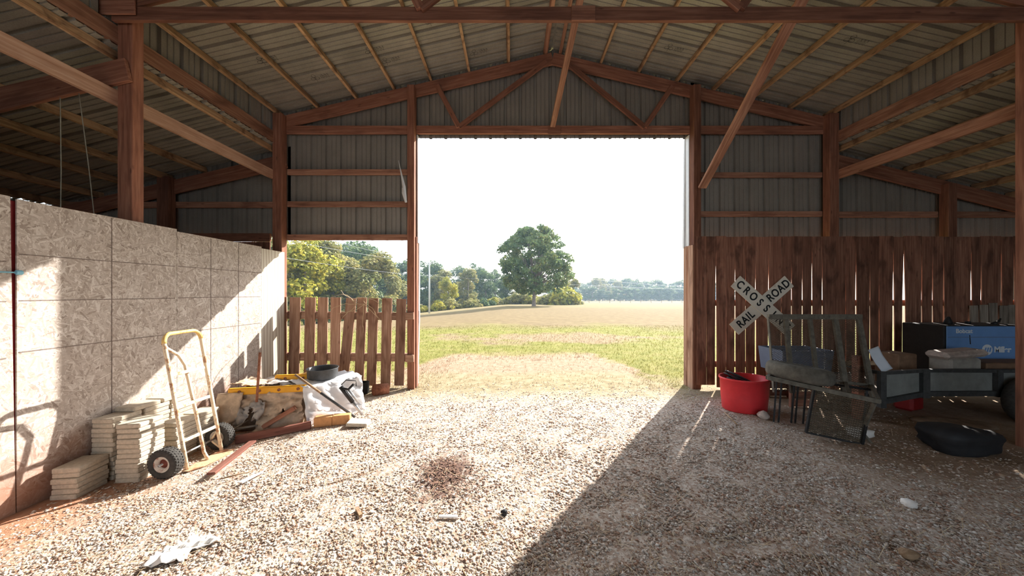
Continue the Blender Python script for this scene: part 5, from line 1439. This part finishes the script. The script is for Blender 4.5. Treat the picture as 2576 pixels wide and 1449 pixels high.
# low bushes and tall dry grass under the wood edge
BUSH = {}
for nm, mat in (('olive', M['leaf_olive']), ('yellow', M['leaf_yellow']), ('dark', M['leaf_dark'])):
    r = random.Random(60 + len(BUSH)); bb = [(r.uniform(-1.2, 1.2), r.uniform(-0.8, 0.8), r.uniform(0.3, 1.2), r.uniform(0.5, 0.9), r.uniform(0.5, 0.9), r.uniform(0.4, 0.7)) for _ in range(7)]
    BUSH[nm] = leaves_mesh('bush_leaves', bb, 1100, 0.30, 70 + len(BUSH), mat)
BL = {'olive': ('low olive bush along the wood edge', 'olive bushes of the wood edge'), 'yellow': ('low yellowing bush along the wood edge', 'yellow bushes of the wood edge'), 'dark': ('low dark green bush along the wood edge', 'dark bushes of the wood edge')}
def bush(px, Y, kind, s):
    X = (px - 1288) * Y / FPX
    o = bpy.data.objects.new('bush', BUSH[kind]); link(o, None, Matrix.Translation((X, Y, gzf(X, Y) - 0.15)) @ Matrix.Rotation(rnd.uniform(0, 6.28), 4, 'Z') @ Matrix.Diagonal((s, s, s * rnd.uniform(0.8, 1.2), 1)))
    CNT[kind] = CNT.get(kind, 0) + 1
    tag(o, '%s %s counted from the board partition' % (ordinal(CNT[kind]), BL[kind][0]), 'bush', BL[kind][1])
CNT = {}
for px in range(716, 1300, 16):
    Y = 46 + (px - 700) * 0.062 + rnd.uniform(-1.5, 1.5)
    bush(px, Y, rnd.choice(('olive', 'olive', 'dark', 'yellow')), rnd.uniform(0.9, 1.7))
for px in range(1290, 1452, 13):
    bush(px, 80 + rnd.uniform(-3, 3), rnd.choice(('olive', 'yellow', 'yellow', 'dark')), rnd.uniform(1.0, 2.2))
for (px, Y, k, s) in ((1385, 76, 'olive', 2.0), (1405, 72, 'yellow', 2.1), (1422, 74, 'yellow', 2.4), (1440, 75, 'olive', 2.2)):
    bush(px, Y, k, s)

# ------------------------------------------------------------------ utility pole, wires and far fence
def at(px, py, Y): return Vector(((px - 1288) * Y / FPX, Y, EYE - (py - 734) * Y / FPX))
Yp = 55.0; pb = at(1080, 794, Yp); pb.z = gzf(pb.x, Yp)
pole = thing('utility_pole', tuple(pb), 'slim grey utility pole with crossarm at the field edge', 'pole')
ptop = at(1080, 658, Yp)
MB().tube([pb - Vector((0, 0, 0.3)), ptop], [0.15, 0.11], 10).build('pole_shaft', M['utility'], pole, True)
MB().bar(at(1070, 662, Yp), at(1092, 662, Yp), 0.09, 0.12).build('crossarm', M['utility'], pole)
for px in (1071, 1081, 1091):
    p = at(px, 661, Yp); MB().tube([p, p + Vector((0, 0, 0.22))], 0.05, 8).build('insulator', M['white_trim'], pole)
for (a, b, sag, lab) in ((at(640, 588, 24), at(1071, 661, Yp), 0.25, 'upper overhead wire running to the crossarm'), (at(760, 586, 26), at(1091, 661, Yp), 0.25, 'outer overhead wire running to the crossarm'), (at(640, 636, 24), at(1080, 694, Yp), 0.25, 'lower overhead wire running to the pole shaft'),
                         (at(1091, 661, Yp), at(1800, 724, 140), 0.8, 'overhead wire running from the pole across the field'), (at(1080, 694, Yp), at(1850, 728, 150), 0.8, 'low overhead wire running from the pole across the field')):
    P = [bl(a, b, k / 12) - Vector((0, 0, 4 * sag * (k / 12) * (1 - k / 12))) for k in range(13)]
    tag(MB().tube(P, [0.006 + 0.00016 * p.y for p in P], 5).build('overhead_wire', M['wire'], None, True), lab, 'wire')
ff = thing('wire_fence', (40, 90, gzf(40, 90)), 'wire field fence with dark posts crossing the far pasture', 'fence')
fx = []
for k in range(14):
    px = 1430 + 26 * k; Y = 104.0; X = (px - 1288) * Y / FPX; g = gzf(X, Y)
    MB().tube([(X, Y, g - 0.2), (X, Y, g + 1.25)], 0.07, 6).build('fence_post', M['bark'], ff); fx.append(Vector((X, Y, g)))
for z in (0.5, 0.85, 1.15):
    MB().tube([p + Vector((0, 0, z)) for p in fx], 0.02, 4, False).build('fence_wire', M['wire'], ff)

# ------------------------------------------------------------------ morning haze over the fields
hz = MB().box((0, 170, 8), (700, 300, 60)).build('morning_haze', None if False else M['stone'])
hm = bpy.data.materials.new('haze'); hm.use_nodes = True; hn = hm.node_tree; hn.nodes.clear()
ho = hn.nodes.new('ShaderNodeOutputMaterial'); hv = hn.nodes.new('ShaderNodeVolumeScatter')
hv.inputs['Color'].default_value = (0.60, 0.80, 1.0, 1); hv.inputs['Density'].default_value = 0.0009; hv.inputs['Anisotropy'].default_value = 0.3
hn.links.new(hv.outputs[0], ho.inputs['Volume'])
hz.data.materials[0] = hm
tag(hz, 'thin pale haze lying over the far field and trees', 'haze', kind='stuff')
